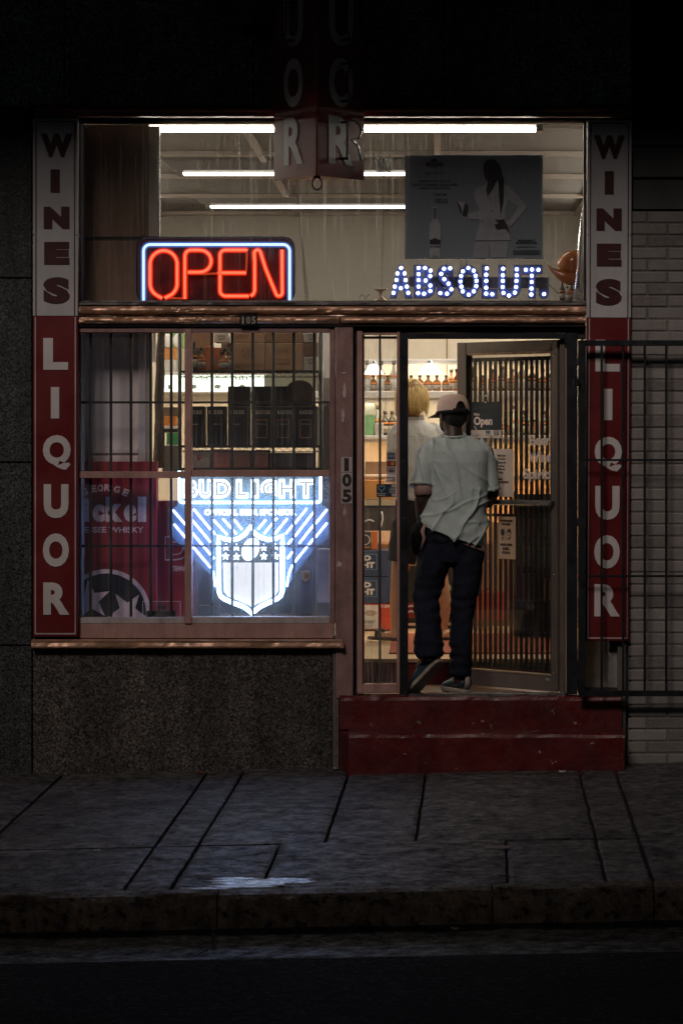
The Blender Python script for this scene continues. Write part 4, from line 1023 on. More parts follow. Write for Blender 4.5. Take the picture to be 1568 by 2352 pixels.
halo_blue, t, b = nt('neon_halo_blue'); t.nodes.remove(b)  # the same built-in halo for the blue border tube
tr = t.nodes.new('ShaderNodeBsdfTransparent'); em = t.nodes.new('ShaderNodeEmission'); em.inputs[0].default_value = (.08,.28,1,1); em.inputs[1].default_value = .8
mx = t.nodes.new('ShaderNodeMixShader'); mx.inputs[0].default_value = .35
t.links.new(tr.outputs[0], mx.inputs[1]); t.links.new(em.outputs[0], mx.inputs[2]); t.links.new(mx.outputs[0], t.nodes['Material Output'].inputs[0])
neon_r = glow('neon_red', (1.0,.135,.055), 2.8)
neon_b = glow('neon_blue', (.62,.84,1.0), 1.9)
OD = .135
op = thing('open_sign', 'lit OPEN neon sign, red letters inside a blue tube border', 'neon sign', W(496,691,.17))
B(MB().prism([(X(p[0],.17),Z(p[1],.17)) for p in rrect(314,677,543,691.5,24)], .17, .20), 'backing', M('open_backing', (.075,.012,.016), .35, var=.3, vs=12), op, bevel=.003)
rim = rrect(316,675,545,691,22)
B(MB().tube([(X(p[0],.165),.165,Z(p[1],.165)) for p in rim], .009, 6, closed=True), 'rim', M('open_rim', (.01,.014,.02), .3), op, smooth=True)
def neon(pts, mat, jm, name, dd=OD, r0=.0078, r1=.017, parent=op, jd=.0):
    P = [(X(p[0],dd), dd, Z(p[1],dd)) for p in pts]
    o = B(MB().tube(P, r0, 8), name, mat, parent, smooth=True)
    if jm: B(MB().tube([(p[0],p[1]+.004,p[2]) for p in P], r1, 10), 'halo_sleeve', jm, o, smooth=True)
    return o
neon([(329.5,690)]+[(329.5,640),(329.5,600)]+arc(344.5,576,15,180,90,6)+[(420,561),(500,561),(580,561)]+arc(650,576,15,90,0,6)+[(665,620),(665,689)], neon_b, halo_blue, 'border_tube')
O_ = [(372,684.5)]+arc(375.6,651,31,250,180,8)[1:]+arc(375.6,606,31,180,0,16)+arc(375.6,651,31,0,-58,7)+[(378,684)]
neon(O_, neon_r, halo_red, 'letter_tube')
neon([(424.4,686),(424.4,600)]+arc(438,587.5,13.6,180,90,5)+[(455,573.9)]+arc(459.5,599.2,25.3,90,-90,12)+[(445,624.6),(431.6,624.6)], neon_r, halo_red, 'letter_tube')
neon([(567,575),(566,573.7),(545,573.7)]+arc(517,585.7,12,90,180,5)+[(505,620),(505,665)]+arc(518,666.5,13,180,270,5)+[(545,679.5),(571,679.5)], neon_r, halo_red, 'letter_tube')
neon([(500,626),(530,626),(565,626)], neon_r, halo_red, 'letter_tube')
neon([(575,679),(581,676),(584.7,668),(584.7,600)]+arc(591,581,7.5,170,25,6)+[(610,617),(633,673)]+arc(640.5,672,7.5,200,360,7)+[(647.5,630),(647.5,573)], neon_r, halo_red, 'letter_tube')
dim_t = M('painted_out_tube', (.25,.03,.02), .3, emit=(1,.1,.03), es=.35)
B(MB().tube([W(567,576,OD),W(566.5,600,OD),W(565,624,OD)], .006, 8), 'blocked_tube', dim_t, op, smooth=True)
B(MB().tube([W(432,628,OD+.012),W(470,629,OD+.012),W(505,627,OD+.012)], .006, 8), 'blocked_tube', dim_t, op, smooth=True)
B(MB().tube([W(382,684,OD+.01),W(420,685,OD+.01)], .006, 8), 'blocked_tube', dim_t, op, smooth=True)

# ------------------------------------------------------------------ bulb letters
AD = .20
ab = thing('bulb_letter_sign', 'navy marquee letters spelling ABSOLUT. with glowing white bulbs', 'lit sign', W(1078,690,AD))
def z2(zx, zy): return 865.5+.312*zx, 533+.312*zy
bulb_m = glow('bulb', (.62,.72,1.0), 9.0)
lnavy = M('letter_navy', (.030,.045,.16), .35, var=.15, vs=20)
lface = M('letter_face', (.06,.09,.30), .4, var=.15, vs=20)
B(MB().prism([(X(p[0],AD+.045),Z(p[1],AD+.045)) for p in [z2(*q) for q in ((235,325),(1265,333),(1265,440),(1262,470),(1190,470),(1190,412),(900,412),(235,400))]], AD+.045, AD+.06), 'back_bar', M('bar_plum', (.035,.028,.06), .5), ab)
LT = {'A': ((95,260), [(177,262),(150,303),(203,303),(143,352),(210,352),(131,400),(220,400),(175,412),(121,446),(230,446)]),
 'B': ((272,430), [(306,262),(353,262),(394,282),(306,308),(392,322),(306,352),(358,355),(306,400),(392,392),(392,432),(302,448),(346,452)]),
 'S': ((440,568), [(493,268),(538,265),(472,306),(495,345),(526,378),(547,420),(515,452),(466,448)]),
 'O': ((587,755), [(671,262),(711,282),(632,287),(726,320),(618,322),(732,357),(613,362),(730,397),(621,400),(712,435),(631,435),(675,460)]),
 'L': ((770,885), [(808,265),(803,312),(804,358),(803,408),(803,452),(848,456)]),
 'U': ((890,1060), [(928,268),(926,316),(926,358),(925,403),(930,446),(971,466),(1015,444),(1023,403),(1026,358),(1028,316),(1028,272)]),
 'T': ((1065,1215), [(1095,276),(1141,274),(1188,276),(1139,320),(1138,366),(1136,414),(1135,458)]),
 '.': ((1193,1263), [(1229,455)])}
bulb_me = MB().ellipsoid((0,0,0), .0100, .0085, .0100, 12, 8).mesh('bulb'); bulb_me.materials.append(bulb_m)
bulb_me.polygons.foreach_set('use_smooth', [True]*len(bulb_me.polygons))
for ch_, ((zx0, zx1), bl) in LT.items():
    y0, y1 = (242, 490) if ch_ != '.' else (412, 492)
    a, c_ = z2(zx0, y0); b_, e_ = z2(zx1, y1)
    if ch_ == '.':
        o = B(MB().tube([W((a+b_)/2,(c_+e_)/2,AD+.04), W((a+b_)/2,(c_+e_)/2,AD)], .030, 24), 'letter', lnavy, ab)
    else:
        o = ptext(ch_, a, b_, c_, e_, AD+.04, lnavy, ab, name='letter', thick=.04, bold=.075)
        ptext(ch_, a+2.5, b_-2.5, c_+2.5, e_-2.5, AD-.0002, lface, o, name='letter_face', thick=.003, bold=.045)
    for zx, zy in bl:
        px, py = z2(zx, zy); q = bpy.data.objects.new('bulb', bulb_me); COL.objects.link(q); q.parent = o
        q.location = world_of(o).inverted() @ W(px, py, AD-.008)
B(MB().tube([W(1258,652,AD+.03),W(1272,664,AD+.03),W(1284,676,AD+.05),W(1296,687,AD+.05),W(1320,689.5,AD+.06)], .003, 6), 'power_cord', ink, ab, smooth=True)

# ------------------------------------------------------------------ beer neon with shield
ND = .17
bn = thing('beer_neon_sign', 'lit white and blue beer neon sign with football shield in the display window', 'neon sign', W(578,1417,ND+.03))
def z4(zx, zy): return 376.3+.26*zx, 1066.2+.26*zy
nw = glow('neon_white', (.36,.58,1.0), 20.0)
nwl = glow('neon_letter', (.70,.84,1.0), 5.5)
nvi = glow('neon_cyan', (.26,.38,1.0), 22.0)
board = M('sign_board_blue', (.09,.14,.17), .35, var=.25, vs=6)
def pts4(L, d=ND): return [(X(z4(*p)[0],d), Z(z4(*p)[1],d)) for p in L]
B(MB().prism(pts4([(118,60),(1400,60),(1400,360),(1460,400),(1460,660),(1330,760),(1140,1000),(1085,1100),(1050,1180),(900,1260),(778,1345),(640,1260),(500,1185),(440,1090),(410,980),(60,640),(60,400),(118,360)], ND+.03), ND+.03, ND+.042), 'backing', board, bn, bevel=.002)
def ntube(L, mat=nw, r_=.0085, name='tube', d=ND): return B(MB().tube([W(*z4(*p), d) for p in L], r_, 8), name, mat, bn, smooth=True)
ntube([(136,60),(136,200),(136,300)]+[(140,322),(152,334),(172,338)]+[(500,338),(900,338),(1345,338)]+[(1368,334),(1379,322),(1383,300),(1383,200),(1383,60)], nw, .0075, 'border_tube')
xs4 = {'B':(165,300),'U':(312,425),'D':(440,590),'L':(640,745),'I':(770,835),'G':(855,1000),'H':(1015,1165),'T':(1180,1330)}
shade_l = M('letter_shade', (.30,.36,.40), .4, emit=(.62,.72,.78), es=.55)
for ch_, (zx0, zx1) in xs4.items():
    a, c_ = z4(zx0, 132); b_, e_ = z4(zx1, 300)
    o = ptext(ch_, a, b_, c_, e_, ND+.012, nwl, bn, name='letter', thick=.02, bold=.08)
    ptext(ch_, a+4, b_-4, c_+6, e_-6, ND-.0085, shade_l, o, name='letter_inset', thick=.002, bold=.0)
a, c_ = z4(358, 398); b_, e_ = z4(1172, 450)
ptext('OFFICIAL BEER SPONSOR', a, b_, c_, e_, ND+.012, nwl, bn, name='lettering', thick=.012, bold=.05)
for L in ([(262,395),(412,578)],[(250,495),(412,690)],[(80,405),(412,800)],[(90,530),(412,915)],[(435,490),(560,625)],[(520,482),(600,570)],[(620,490),(690,578)],[(430,590),(452,620)],[(610,580),(640,618)],[(425,810),(445,835)],
          [(900,490),(830,575)],[(955,525),(885,615)],[(1000,478),(965,505)],[(1090,480),(975,620)],[(1135,540),(1075,615)],[(1262,390),(1155,525)],[(1320,425),(1155,640)],[(1320,540),(1195,700)],[(1135,660),(1095,705)],[(1440,400),(1338,525)],[(1440,520),(1338,645)],[(1320,660),(1150,870)],[(1135,775),(1090,835)]):
    ntube(L, nvi, .0055, 'stripe_tube')
ntube([(430,940),(440,985),(450,1040),(453,1080)], nvi, .0055, 'stripe_tube'); ntube([(1135,890),(1110,950),(1093,1020),(1088,1080)], nvi, .0055, 'stripe_tube')
shield = [(480,640),(540,662),(600,672),(660,657),(720,615),(765,548),(800,610),(850,645),(920,668),(990,658),(1046,630),(1046,700),(1046,900),(1044,1130),(1028,1168),(1000,1190),(930,1222),(850,1258),(810,1290),(778,1325),(745,1288),(700,1258),(600,1222),(530,1190),(500,1165),(487,1130),(484,900),(482,700)]
B(MB().prism(pts4(shield, ND+.012), ND+.012, ND+.028), 'shield_board', M('shield_steel', (.045,.06,.07), .35, var=.2), bn)
B(MB().tube([W(*z4(*p), ND) for p in shield], .012, 8, closed=True), 'shield_tube', nw, bn, smooth=True)
rust, t, b = nt('shield_light_panel'); v = tex_coord(t, (26,1,9))
rf = ramp(t, noise_node(t, v, 1.0, 4, .6), [(.66,0),(.74,1)])
t.links.new(mixc(t, rf, (.95,.93,.93), (.75,.22,.04)), b.inputs['Emission Color']); b.inputs['Emission Strength'].default_value = .82
t.links.new(mixc(t, rf, (.7,.7,.7), (.4,.12,.03)), b.inputs['Base Color'])
B(MB().prism(pts4([(522,870),(1010,870),(1010,1120),(985,1162),(905,1200),(835,1230),(775,1262),(715,1232),(640,1200),(560,1168),(528,1125)], ND), ND+.004, ND+.011), 'light_panel', rust, bn)
for zx, zy in ((548,735),(640,735),(545,815),(640,818),(882,738),(985,730),(882,815),(985,815)):
    px, py = z4(zx, zy); B(MB().prism(star(px, py, 9.5, 0, ND, .45), ND+.004, ND+.011), 'star', nwl, bn)
fb = [(765+ (72*math.cos(a)*math.cos(.42)+104*math.sin(a)*math.sin(.42)), 752-(-72*math.cos(a)*math.sin(.42)+104*math.sin(a)*math.cos(.42))) for a in [k*.2618 for k in range(24)]]
B(MB().prism(pts4(fb), ND+.0, ND+.011), 'football', nwl, bn)
for px in (425, 730): B(MB().tube([W(px,1092,ND+.035), W(px+2,765,ND+.05)], .0022, 5), 'hanging_wire', black, bn)
o = thing('round_cooler', 'dark blue rounded tub behind the right side of the beer neon sign', 'tub', W(700,1420,.40))
B(MB().ellipsoid((X(702,.52), .52, Z(1352,.52)), .105, .10, .175, 24, 14), 'body', M('tub_blue', (.015,.025,.09), .4, var=.3), o, smooth=True)
o = thing('price_tag', 'small white tag on the glass beside the shield neon', 'tag', W(702,1335,.03))
tg = B(MB().prism([(X(p[0],.0405),Z(p[1],.0405)) for p in ((692,1311),(711,1310),(712.5,1330),(706,1334),(700,1337),(694,1331))], .0405, .0415), 'paper', M('tag_white', (.65,.62,.68), .6), o)
for q in range(4): B(MB().pbox(698,710,1318+q*3,1319.2+q*3,.0393,.0403), 'print_line', ink, o)
# pale case at the lower right of the display
carton('display_box', 727,756,1262,1384,.45,.2,col('lilac_case',(.42,.36,.44)),'pale case at the right end of the display window','box')
carton('display_box', 715,756,1384.5,1420,.40,.2,col('black_low_case',(.03,.03,.035)),'low black case under the pale case','box')
carton('display_box', 452,500,1392,1420,.42,.15,col('black_low_case2',(.025,.03,.035)),'low black case behind the foot of the shield neon','box')

# ------------------------------------------------------------------ poster in the transom
PD = .075
po = thing('poster', 'grey vodka poster with a white suited figure and a bottle in the transom', 'poster', W(1088,594,PD))
PB = M('poster_paper', (.26,.31,.37), .5, var=.05, vs=3)
B(MB().grid(lambda u, v: (X(929.5+317*u,PD), PD+.004+.004*math.sin(u*7+v*2)*(1 if v > .8 else .3), Z(593-238*v,PD)), 24, 12), 'sheet', PB, po, smooth=True)
B(MB().box(X(929.5,PD), X(1246.5,PD), PD+.012, PD+.014, Z(594,PD), Z(355,PD)), 'backing_card', M('poster_back', (.4,.4,.4), .7), po)
B(MB().pbox(929.5,1246.5,593,594.5,PD-.002,PD+.015), 'edge_strip', steel, po)
pi = M('poster_ink', (.020,.026,.034), .5); pl = M('poster_light', (.5,.52,.56), .5); pg = M('poster_grey', (.12,.15,.18), .5); psk = M('poster_skin', (.030,.024,.022), .5); pm = M('poster_suit', (.46,.48,.52), .5)
def zp(zx, zy): return (1460+zx*550/1568)*.6272, (540+zy*550/1568)*.6272
def pprint(L, mat, name='print', k=0): return B(MB().prism([(X(zp(*p)[0],PD),Z(zp(*p)[1],PD)) for p in L], PD-.0016*k-.0022, PD-.0016*k-.0008), name, mat, po)
def ptx(s_, x0, x1, y0, y1, mat=pi, bo=.03, k=0):
    a, c_ = zp(x0, y0); b_, e_ = zp(x1, y1); return ptext(s_, a, b_, c_, e_, PD-.0008-.0016*k, mat, po, thick=.0015, bold=bo)
pprint([(330,145),(345,125),(370,108),(395,125),(412,145)], pi); ptx('BELVEDERE', 285, 462, 153, 190); ptx('VODKA', 345, 402, 196, 207, pg)
sig = [(255,275),(300,250),(320,240),(300,280),(290,300),(320,270),(345,262),(350,280),(372,245),(380,275),(398,270),(405,240),(412,280),(430,250),(445,280),(455,240),(470,275),(490,268)]
B(MB().tube([W(*zp(*p), PD-.002) for p in sig], .0012, 4), 'signature', pi, po)
ptx('ENTER FOR A CHANCE TO WIN', 205, 542, 335, 356, pg); ptx('A SEAT AT "A BEAUTIFUL FUTURE" DINNER', 128, 618, 371, 394, pg); ptx('HOSTED BY JANELLE MONAE', 218, 530, 408, 430, pg)
ptx('1. Scan Code', 362, 498, 470, 494, pi, .0); ptx('2. Submit Your', 362, 512, 523, 546, pi, .0); ptx('Information', 390, 510, 553, 575, pi, .0)
pprint([(350,620),(400,620),(400,740),(412,770),(432,810),(436,850),(432,1150),(322,1150),(318,850),(322,810),(340,770),(352,740)], pl, 'bottle_print')
pprint([(356,630),(394,630),(388,740),(362,740)], pg, 'bottle_print', 1)
pprint([(322,1010),(322,962),(350,955),(376,940),(400,955),(432,962),(432,1010)], pi, 'bottle_print', 1); ptx('BELVEDERE', 324, 430, 1020, 1042, pi, .02, 1); ptx('VODKA', 348, 408, 1128, 1140, pi, .02, 1)
pprint([(800,420),(900,395),(930,345),(1030,335),(1060,380),(1150,400),(1210,470),(1290,560),(1338,620),(1250,730),(1160,830),(1120,800),(1140,880),(1165,965),(795,968),(840,800),(850,750),(730,745),(720,690),(780,670),(850,660),(800,560),(785,470)], pm, 'suit_print')
pprint([(1140,540),(1250,610),(1140,770),(1100,740),(1110,620)], PB, 'suit_print', 1)
pprint([(795,985),(1150,975),(1125,1145),(965,1148),(945,1010),(930,1148),(770,1150)], M('poster_trouser', (.40,.42,.46), .5), 'trouser_print')
pprint([(930,345),(1030,335),(980,430),(925,508),(910,440)], psk, 'neck_print', 1)
pprint([(885,170),(905,135),(950,118),(1000,125),(1045,165),(1070,220),(1085,290),(1098,330),(1095,470),(1085,590),(1062,705),(1045,500),(1040,400),(1030,335),(985,330),(940,330),(915,345),(890,290),(880,220)], pi, 'hair_print', 2)
pprint([(915,200),(940,180),(985,190),(1005,220),(1000,270),(975,305),(950,312),(925,270)], psk, 'face_print', 3)
pprint([(600,560),(640,570),(690,575),(720,600),(722,650),(700,712),(670,700),(640,670),(620,610)], psk, 'hand_print', 2); pprint([(612,565),(690,570),(680,610),(662,695),(650,620)], pl, 'glass_print', 3)
pprint([(1000,750),(1060,752),(1100,745),(1125,800),(1155,890),(1110,845),(1050,850),(1030,858),(1005,832),(1000,800),(1040,790)], psk, 'hand_print', 2)
for q in range(2): pprint([(970+(-105*q),650+q*110),(985-105*q,650+q*110),(985-105*q,668+q*110),(970-105*q,668+q*110)], pg, 'button_print', 1)
ptx('DISCOVER MORE AT', 1240, 1420, 958, 977, pi, .04); ptx('BELVEDEREVODKA.COM', 1222, 1438, 982, 1000, pi, .04); ptx('#ABEAUTIFULFUTURE', 1232, 1426, 1024, 1040, pg, .02)
for q in range(4): pprint([(1188,1068+q*13),(1475-(q%2)*18,1068+q*13),(1475-(q%2)*18,1076+q*13),(1188,1076+q*13)], pg, 'text_line')

# ------------------------------------------------------------------ amber decanter, chains, small bottles
am = thing('amber_decanter', 'amber glass horn shaped decanter on a tall silver spike beside the right sign', 'decanter', W(1333,690,.25))
amber = liquid('amber_glass', (.62,.20,.03), .04, .35)
AMD = .25
B(MB().ellipsoid(W(1318,606,AMD), .100, .07, .082, 24, 14), 'bowl', amber, am, smooth=True)
horn = [(1254,607),(1268,619),(1286,631),(1306,639),(1326,641),(1345,637),(1362,628)]
B(MB().tube([W(p[0],p[1],AMD-.03) for p in horn], [.002,.014,.030,.040,.044,.040,.03], 14), 'horn', amber, am, smooth=True)
B(MB().tube([W(1337,478,AMD-.06),W(1336,500,AMD-.06),W(1334,560,AMD-.06),W(1331,620,AMD-.06),W(1329,645,AMD-.06),W(1327,690,AMD-.06)], [.002,.008,.018,.022,.026,.034], 16), 'spike', M('silver', (.75,.73,.7), .12, 1.0, var=.03), am, smooth=True)
for q, (px, hh, mats_) in enumerate(((1291,.12,dark_b),(1302,.09,clear_b),(1312,.11,whisky))):
    o = make_bottle(mats_, .017, hh); o.location = (X(px,.24), .24, Z(690.5,.24))
    tag(o, ('slim dark miniature bottle by the amber decanter','small pale miniature bottle by the amber decanter','amber miniature bottle beneath the amber decanter')[q], 'bottle')
def chain(P0, P1, n, lab, cat='chain', mat=None, r_=.006):
    o = thing('hanging_chain', lab, cat, P1); mb = MB(); P0 = Vector(P0); P1 = Vector(P1)
    for k in range(n):
        c = P0.lerp(P1, (k+.5)/n); L = (P1-P0).length/n*.66; pts = []
        for j in range(10):
            an = 2*math.pi*j/10; u = r_*math.cos(an); w_ = L*math.sin(an)
            pts.append((c.x+(u if k % 2 else 0), c.y+(0 if k % 2 else u), c.z+w_))
        mb.tube(pts, .0014, 4, closed=True)
    B(mb, 'links', mat or M('chain_dark', (.06,.05,.045), .4, .7), o); return o
ch1 = chain(W(881,392,.32), W(876,655,.32), 30, 'dark lamp chain hanging from a wire tangle in the transom window')
wt = MB(); r_ = random.Random(4)
for k in range(16):
    c = W(880,378,.32); wt.tube([c+Vector((r_.uniform(-.05,.05), r_.uniform(-.03,.03), r_.uniform(-.05,.05))) for _ in range(5)], .0022, 4)
B(wt, 'wire_tangle', black, ch1)
B(MB().tube([W(881,281,.32), W(880,372,.32)], .0012, 4), 'wire', black, ch1)
chain(W(683,445,.22), W(702,688,.22), 34, 'thin chain hanging just right of the OPEN sign, leftmost strand')
chain(W(693,545,.22), W(707,688,.22), 22, 'short thin chain right of the OPEN sign, beside the longer strand')
chain(W(1058,594,.15), W(1056,650,.15), 8, 'short chain below the poster, left of two'); chain(W(1071,594,.15), W(1071,640,.15), 7, 'short chain below the poster, right of two')
o = thing('candle_holder', 'small bronze pedestal candle holder left of the bulb letters', 'candle holder', W(876,690.5,.3))
B(MB().lathe([(.034,0),(.034,.006),(.014,.02),(.010,.045),(.018,.058),(.042,.066),(.042,.072),(.008,.074)], X(874,.3), .3, 20, Z(690.5,.3)), 'body', M('dark_brass', (.22,.16,.10), .35, .8), o, smooth=True)
o = thing('coiled_wire', 'thin dark coiled wire lying on the ledge left of the candle holder', 'wire', W(836,690,.25))
B(MB().tube([W(824+k*1.6,688-12*abs(math.sin(k*.33)),.25+.02*math.sin(k)) for k in range(17)], .002, 5), 'wire', ink, o)

# ------------------------------------------------------------------ projecting blade sign
bs = thing('blade_sign', 'dark red wedge shaped hanging LIQUOR sign with unlit neon tubes', 'sign', (X(727,-.5), -.4, Z(400,-.5)))
A_ = Vector((X(629,-.15),-.15,0)); Rg = Vector((X(727,-.51),-.51,0)); C_ = Vector((X(836,-.15),-.15,0)); zb0 = Z(414,-.15); zt0 = TOPZ-.002
sign_dark = M('blade_red', (.14,.008,.011), .42, var=.2, vs=4, grime=.4)
def plate(P, Q, name):
    dv = (Q-P).normalized(); nrm = Vector((dv.y, -dv.x, 0)); th = nrm*-.006
    if nrm.y > 0: nrm = -nrm
    V = [Vector((p.x,p.y,z)) for z in (zb0, zt0) for p in (P, Q)]; V += [v_ - nrm*.006 for v_ in V]
    B(MB().add(V, [(0,1,3,2),(4,6,7,5),(0,4,5,1),(2,3,7,6),(0,2,6,4),(1,5,7,3)]), name, sign_dark, bs)
    return nrm
nl = plate(A_, Rg, 'left_face'); nr_ = plate(Rg, C_, 'right_face')
B(MB().flat([(A_.x+.006,-.145),(Rg.x,-.495),(C_.x-.006,-.145)], zb0+.008, zb0+.014), 'bottom_plate', M('rusty_plate', (.45,.22,.08), .6, var=.4, vs=20), bs)
B(MB().box(A_.x+.004, C_.x-.004, -.155, -.149, zb0+.01, zt0), 'back_plate', sign_dark, bs)
lg = M('blade_letter', (.55,.57,.57), .5, var=.08, grime=.3)
tubeg = M('unlit_tube', (.09,.085,.08), .12, var=.1)
def on_face(P, Q, nrm, u, z, off): 
    dv = (Q-P); return Vector((P.x+dv.x*u+nrm.x*off, P.y+dv.y*u+nrm.y*off, z))
ztab = [('R',Z(377,-.33),Z(267,-.33)),('O',Z(245,-.33),Z(132,-.33)),('U',Z(105,-.33),Z(-8,-.33))]
pz = .345
ztab += [('Q',ztab[2][1]+pz,ztab[2][2]+pz),('I',ztab[2][1]+2*pz,ztab[2][2]+2*pz),('L',ztab[2][1]+3*pz,ztab[2][2]+3*pz)]
for P, Q, nrm, u0, u1, sgn in ((A_,Rg,nl,.24,.69,-1),(Rg,C_,nr_,.25,.76,1)):
    for ch_, z0_, z1_ in ztab:
        if z1_ > TOPZ: continue
        L_ = (Q-P).length
        ua, ub = (u0, u1) if ch_ != 'I' else (u0+.15, u1-.15)
        o = text(ch_, ua*L_, ub*L_, z0_, z1_, 0, lg, None, name='letter', thick=.002, bold=.035, local=True)
        ang = math.atan2((Q-P).y, (Q-P).x)
        o.data.transform(Matrix.Translation(Vector((P.x,P.y,0))+nrm*.001) @ Matrix.Rotation(ang, 4, 'Z'))
        o.data.transform(world_of(bs).inverted()); o.parent = bs
        h = z1_-z0_; oo = .055
        if sgn < 0 and ch_ in 'RO': continue      # broken off on the left face
        shape = {'R':[(.28,.08),(.28,.9),(.5,.92),(.66,.84),(.7,.7),(.62,.56),(.4,.52),(.6,.4),(.7,.1)],'O':[(.5+.22*math.cos(k*.45),.5+.42*math.sin(k*.45)) for k in range(14)],
                 'U':[(.28,.95),(.28,.3),(.36,.12),(.5,.06),(.64,.12),(.72,.3),(.72,.95)],'Q':[(.5+.22*math.cos(k*.45),.5+.42*math.sin(k*.45)) for k in range(14)],'I':[(.5,.05),(.5,.95)],'L':[(.3,.95),(.3,.06),(.7,.06)]}[ch_]
        B(MB().tube([on_face(P,Q,nrm,(u0+u1)/2+.13*sgn+(u_-.5)*(u1-u0)*1.4,z0_+h*w_,oo) for u_, w_ in shape], .006, 8), 'neon_tube', tubeg, bs, smooth=True)
        for w_ in (.12, .88):
            B(MB().tube([on_face(P,Q,nrm,(u0+u1)/2,z0_+h*w_,0), on_face(P,Q,nrm,(u0+u1)/2,z0_+h*w_,oo)], .008, 8), 'tube_support', black, bs)
hk = Vector((X(728,-.47),-.47,zb0))
B(MB().tube([hk+Vector((.028*math.sin(k*.5236)*(1 if k<13 else 1),0,-.035+.036*math.cos(k*.5236)-.01)) for k in range(13)], .005, 8), 'hook_ring', black, bs, smooth=True)
B(MB().box(hk.x-.02, hk.x+.02, hk.y-.012, hk.y+.012, zb0-.012, zb0+.012), 'hook_plate', black, bs)
B(MB().box(X(560), X(632), -.10, -.002, Z(82), Z(60)), 'bracket', black, bs)
B(MB().box(A_.x+.02, C_.x-.02, -.149, -.002, Z(90), Z(50)), 'mount', black, bs)

# ------------------------------------------------------------------ iron gate and its frame
gf = thing('gate_frame', 'dark navy iron frame around the shop doorway', 'door frame', W(1110,1597,-.04))
B(MB().box(X(917.5,-.045), X(937,-.045), -.045, .0, LANDZ+.004, Z(764,-.045)), 'stile', navy, gf, bevel=.003)
B(MB().box(X(937.2,-.04), X(1297,-.04), -.042, .0, Z(778,-.04), Z(764.5,-.04)), 'head', navy, gf, bevel=.003)
B(MB().box(X(1297,-.045), X(1326,-.045), -.045, .02, LANDZ+.004, Z(764,-.045)), 'stile', navy, gf, bevel=.003)
B(MB().box(X(1285.5), X(1297), .004, .06, LANDZ+.004, Z(778)), 'door_jamb', alu, gf, bevel=.002)
B(MB().box(X(1298,-.05), X(1300.5,-.05), -.052, -.046, Z(1590), Z(800)), 'jamb_bead', pink, gf)
for py in (843,1060,1190,1480): B(MB().ellipsoid(W(928,py,-.046), .006,.004,.006,8,6), 'bolt', bronze_d, gf)
B(MB().box(X(934,-.07), X(942,-.07), -.07, -.03, Z(1256,-.07), Z(1232,-.07)), 'lock_box', black, gf, bevel=.003)
gt = thing('security_gate', 'black iron bar gate swung open over the right sign and brick wall', 'gate', W(1335,1600,-.16))
GD = -.16
def gb(a, b_, c_, e_, nm, d0=GD, d1=GD+.03): return B(MB().box(X(a,GD), X(b_,GD), d0, d1, Z(e_,GD), Z(c_,GD)), nm, black if nm == 'bar' else navy, gt, bevel=.002)
gb(1327,1344,781,1600,'stile'); gb(1344.3,1720,781,794,'rail'); gb(1344.3,1720,1587,1600,'rail'); gb(1720.3,1736,781,1600,'stile')
for px in (1381.5,1431,1480.5,1530,1580,1629,1678): gb(px-2.8,px+2.8,794.3,1586.7,'bar',GD+.008,GD+.022)
for py in (1056.5,1323.5): gb(1344.3,1719.7,py-2.5,py+2.5,'cross_bar',GD+.002,GD+.0078)
for py in (830,1200,1550): B(MB().tube([W(1329,py+9,-.13),W(1329,py-9,-.13)], .012, 10), 'hinge', black, gt, smooth=True)
B(MB().pbox(1317,1330,870,886,-.20,-.13), 'latch', black, gt, bevel=.003)

# ------------------------------------------------------------------ glass door, open inwards
LW = .885; FX, FY = X(1055,.66), .66; HXp = X(1285,.04)
th = math.atan2(FY-.04, HXp-FX); LW = math.hypot(FY-.04, HXp-FX)
cth, sth = math.cos(th), math.sin(th)
def DL(px, py):
    k = (px-PX0)/S; u = (k*(D+FY)/D-FX)/(cth+k*sth/D); d = FY-u*sth
    return u, Z(py, d)
DZ = lambda u, py: Z(py, FY-u*sth)
dr = thing('entrance_door', 'bronze framed glass shop door swung inward, with dark vertical slats', 'door', (FX, FY, LANDZ+.004), -th)
dz0 = LANDZ+.014; dz1 = Z(787, FY)+.0
LZ = LANDZ+.004
def dbox(u0, u1, y0, y1, z0, z1, nm, mat, bev=.002, parent=None): return B(MB().box(u0, u1, y0, y1, z0-LZ, z1-LZ), nm, mat, parent or dr, local=True, bevel=bev)
sw = .085; sr_ = .050; zr = DL(1170, 1545)[1]; ztop = DL(1170, 809)[1]
dbox(0, sw*.9, -.022, .022, dz0, dz1, 'stile', alu); dbox(LW-sr_, LW, -.022, .022, dz0, dz1, 'stile', alu)
dbox(sw*.9+.001, LW-sr_-.001, -.021, .021, dz0, zr, 'bottom_rail', alu); dbox(sw*.9+.001, LW-sr_-.001, -.021, .021, ztop, dz1, 'top_rail', alu)
dbox(sw*.9, sw*.9+.012, -.026, .026, zr, ztop, 'glazing_bead', bronze_d); dbox(LW-sr_-.008, LW-sr_, -.0225, .026, zr, ztop, 'glazing_bead', bronze_d)
dbox(sw, LW-sr_, -.026, .02, zr, zr+.010, 'glazing_bead', M('worn_bead', (.4,.3,.2), .35, .5))
dbox(sw, LW-sr_, -.024, .02, ztop-.012, ztop, 'glazing_bead', M('rust_bead', (.45,.3,.2), .4, .3, var=.5, vs=30))
dbox(sw*.9, LW-sr_, -.003, .001, zr, ztop, 'pane', pane_door, 0)
us = []; u = DL(1086, 1000)[0]
while u < LW-sr_-.02: us.append(u); u += .0440
zs0 = DL(1170, 1534)[1]; zs1 = DL(1170, 824)[1]
slat_me = MB().box(-.0115, .0115, .016, .022, zs0-LZ, zs1-LZ).mesh('slat'); slat_me.materials.append(black)
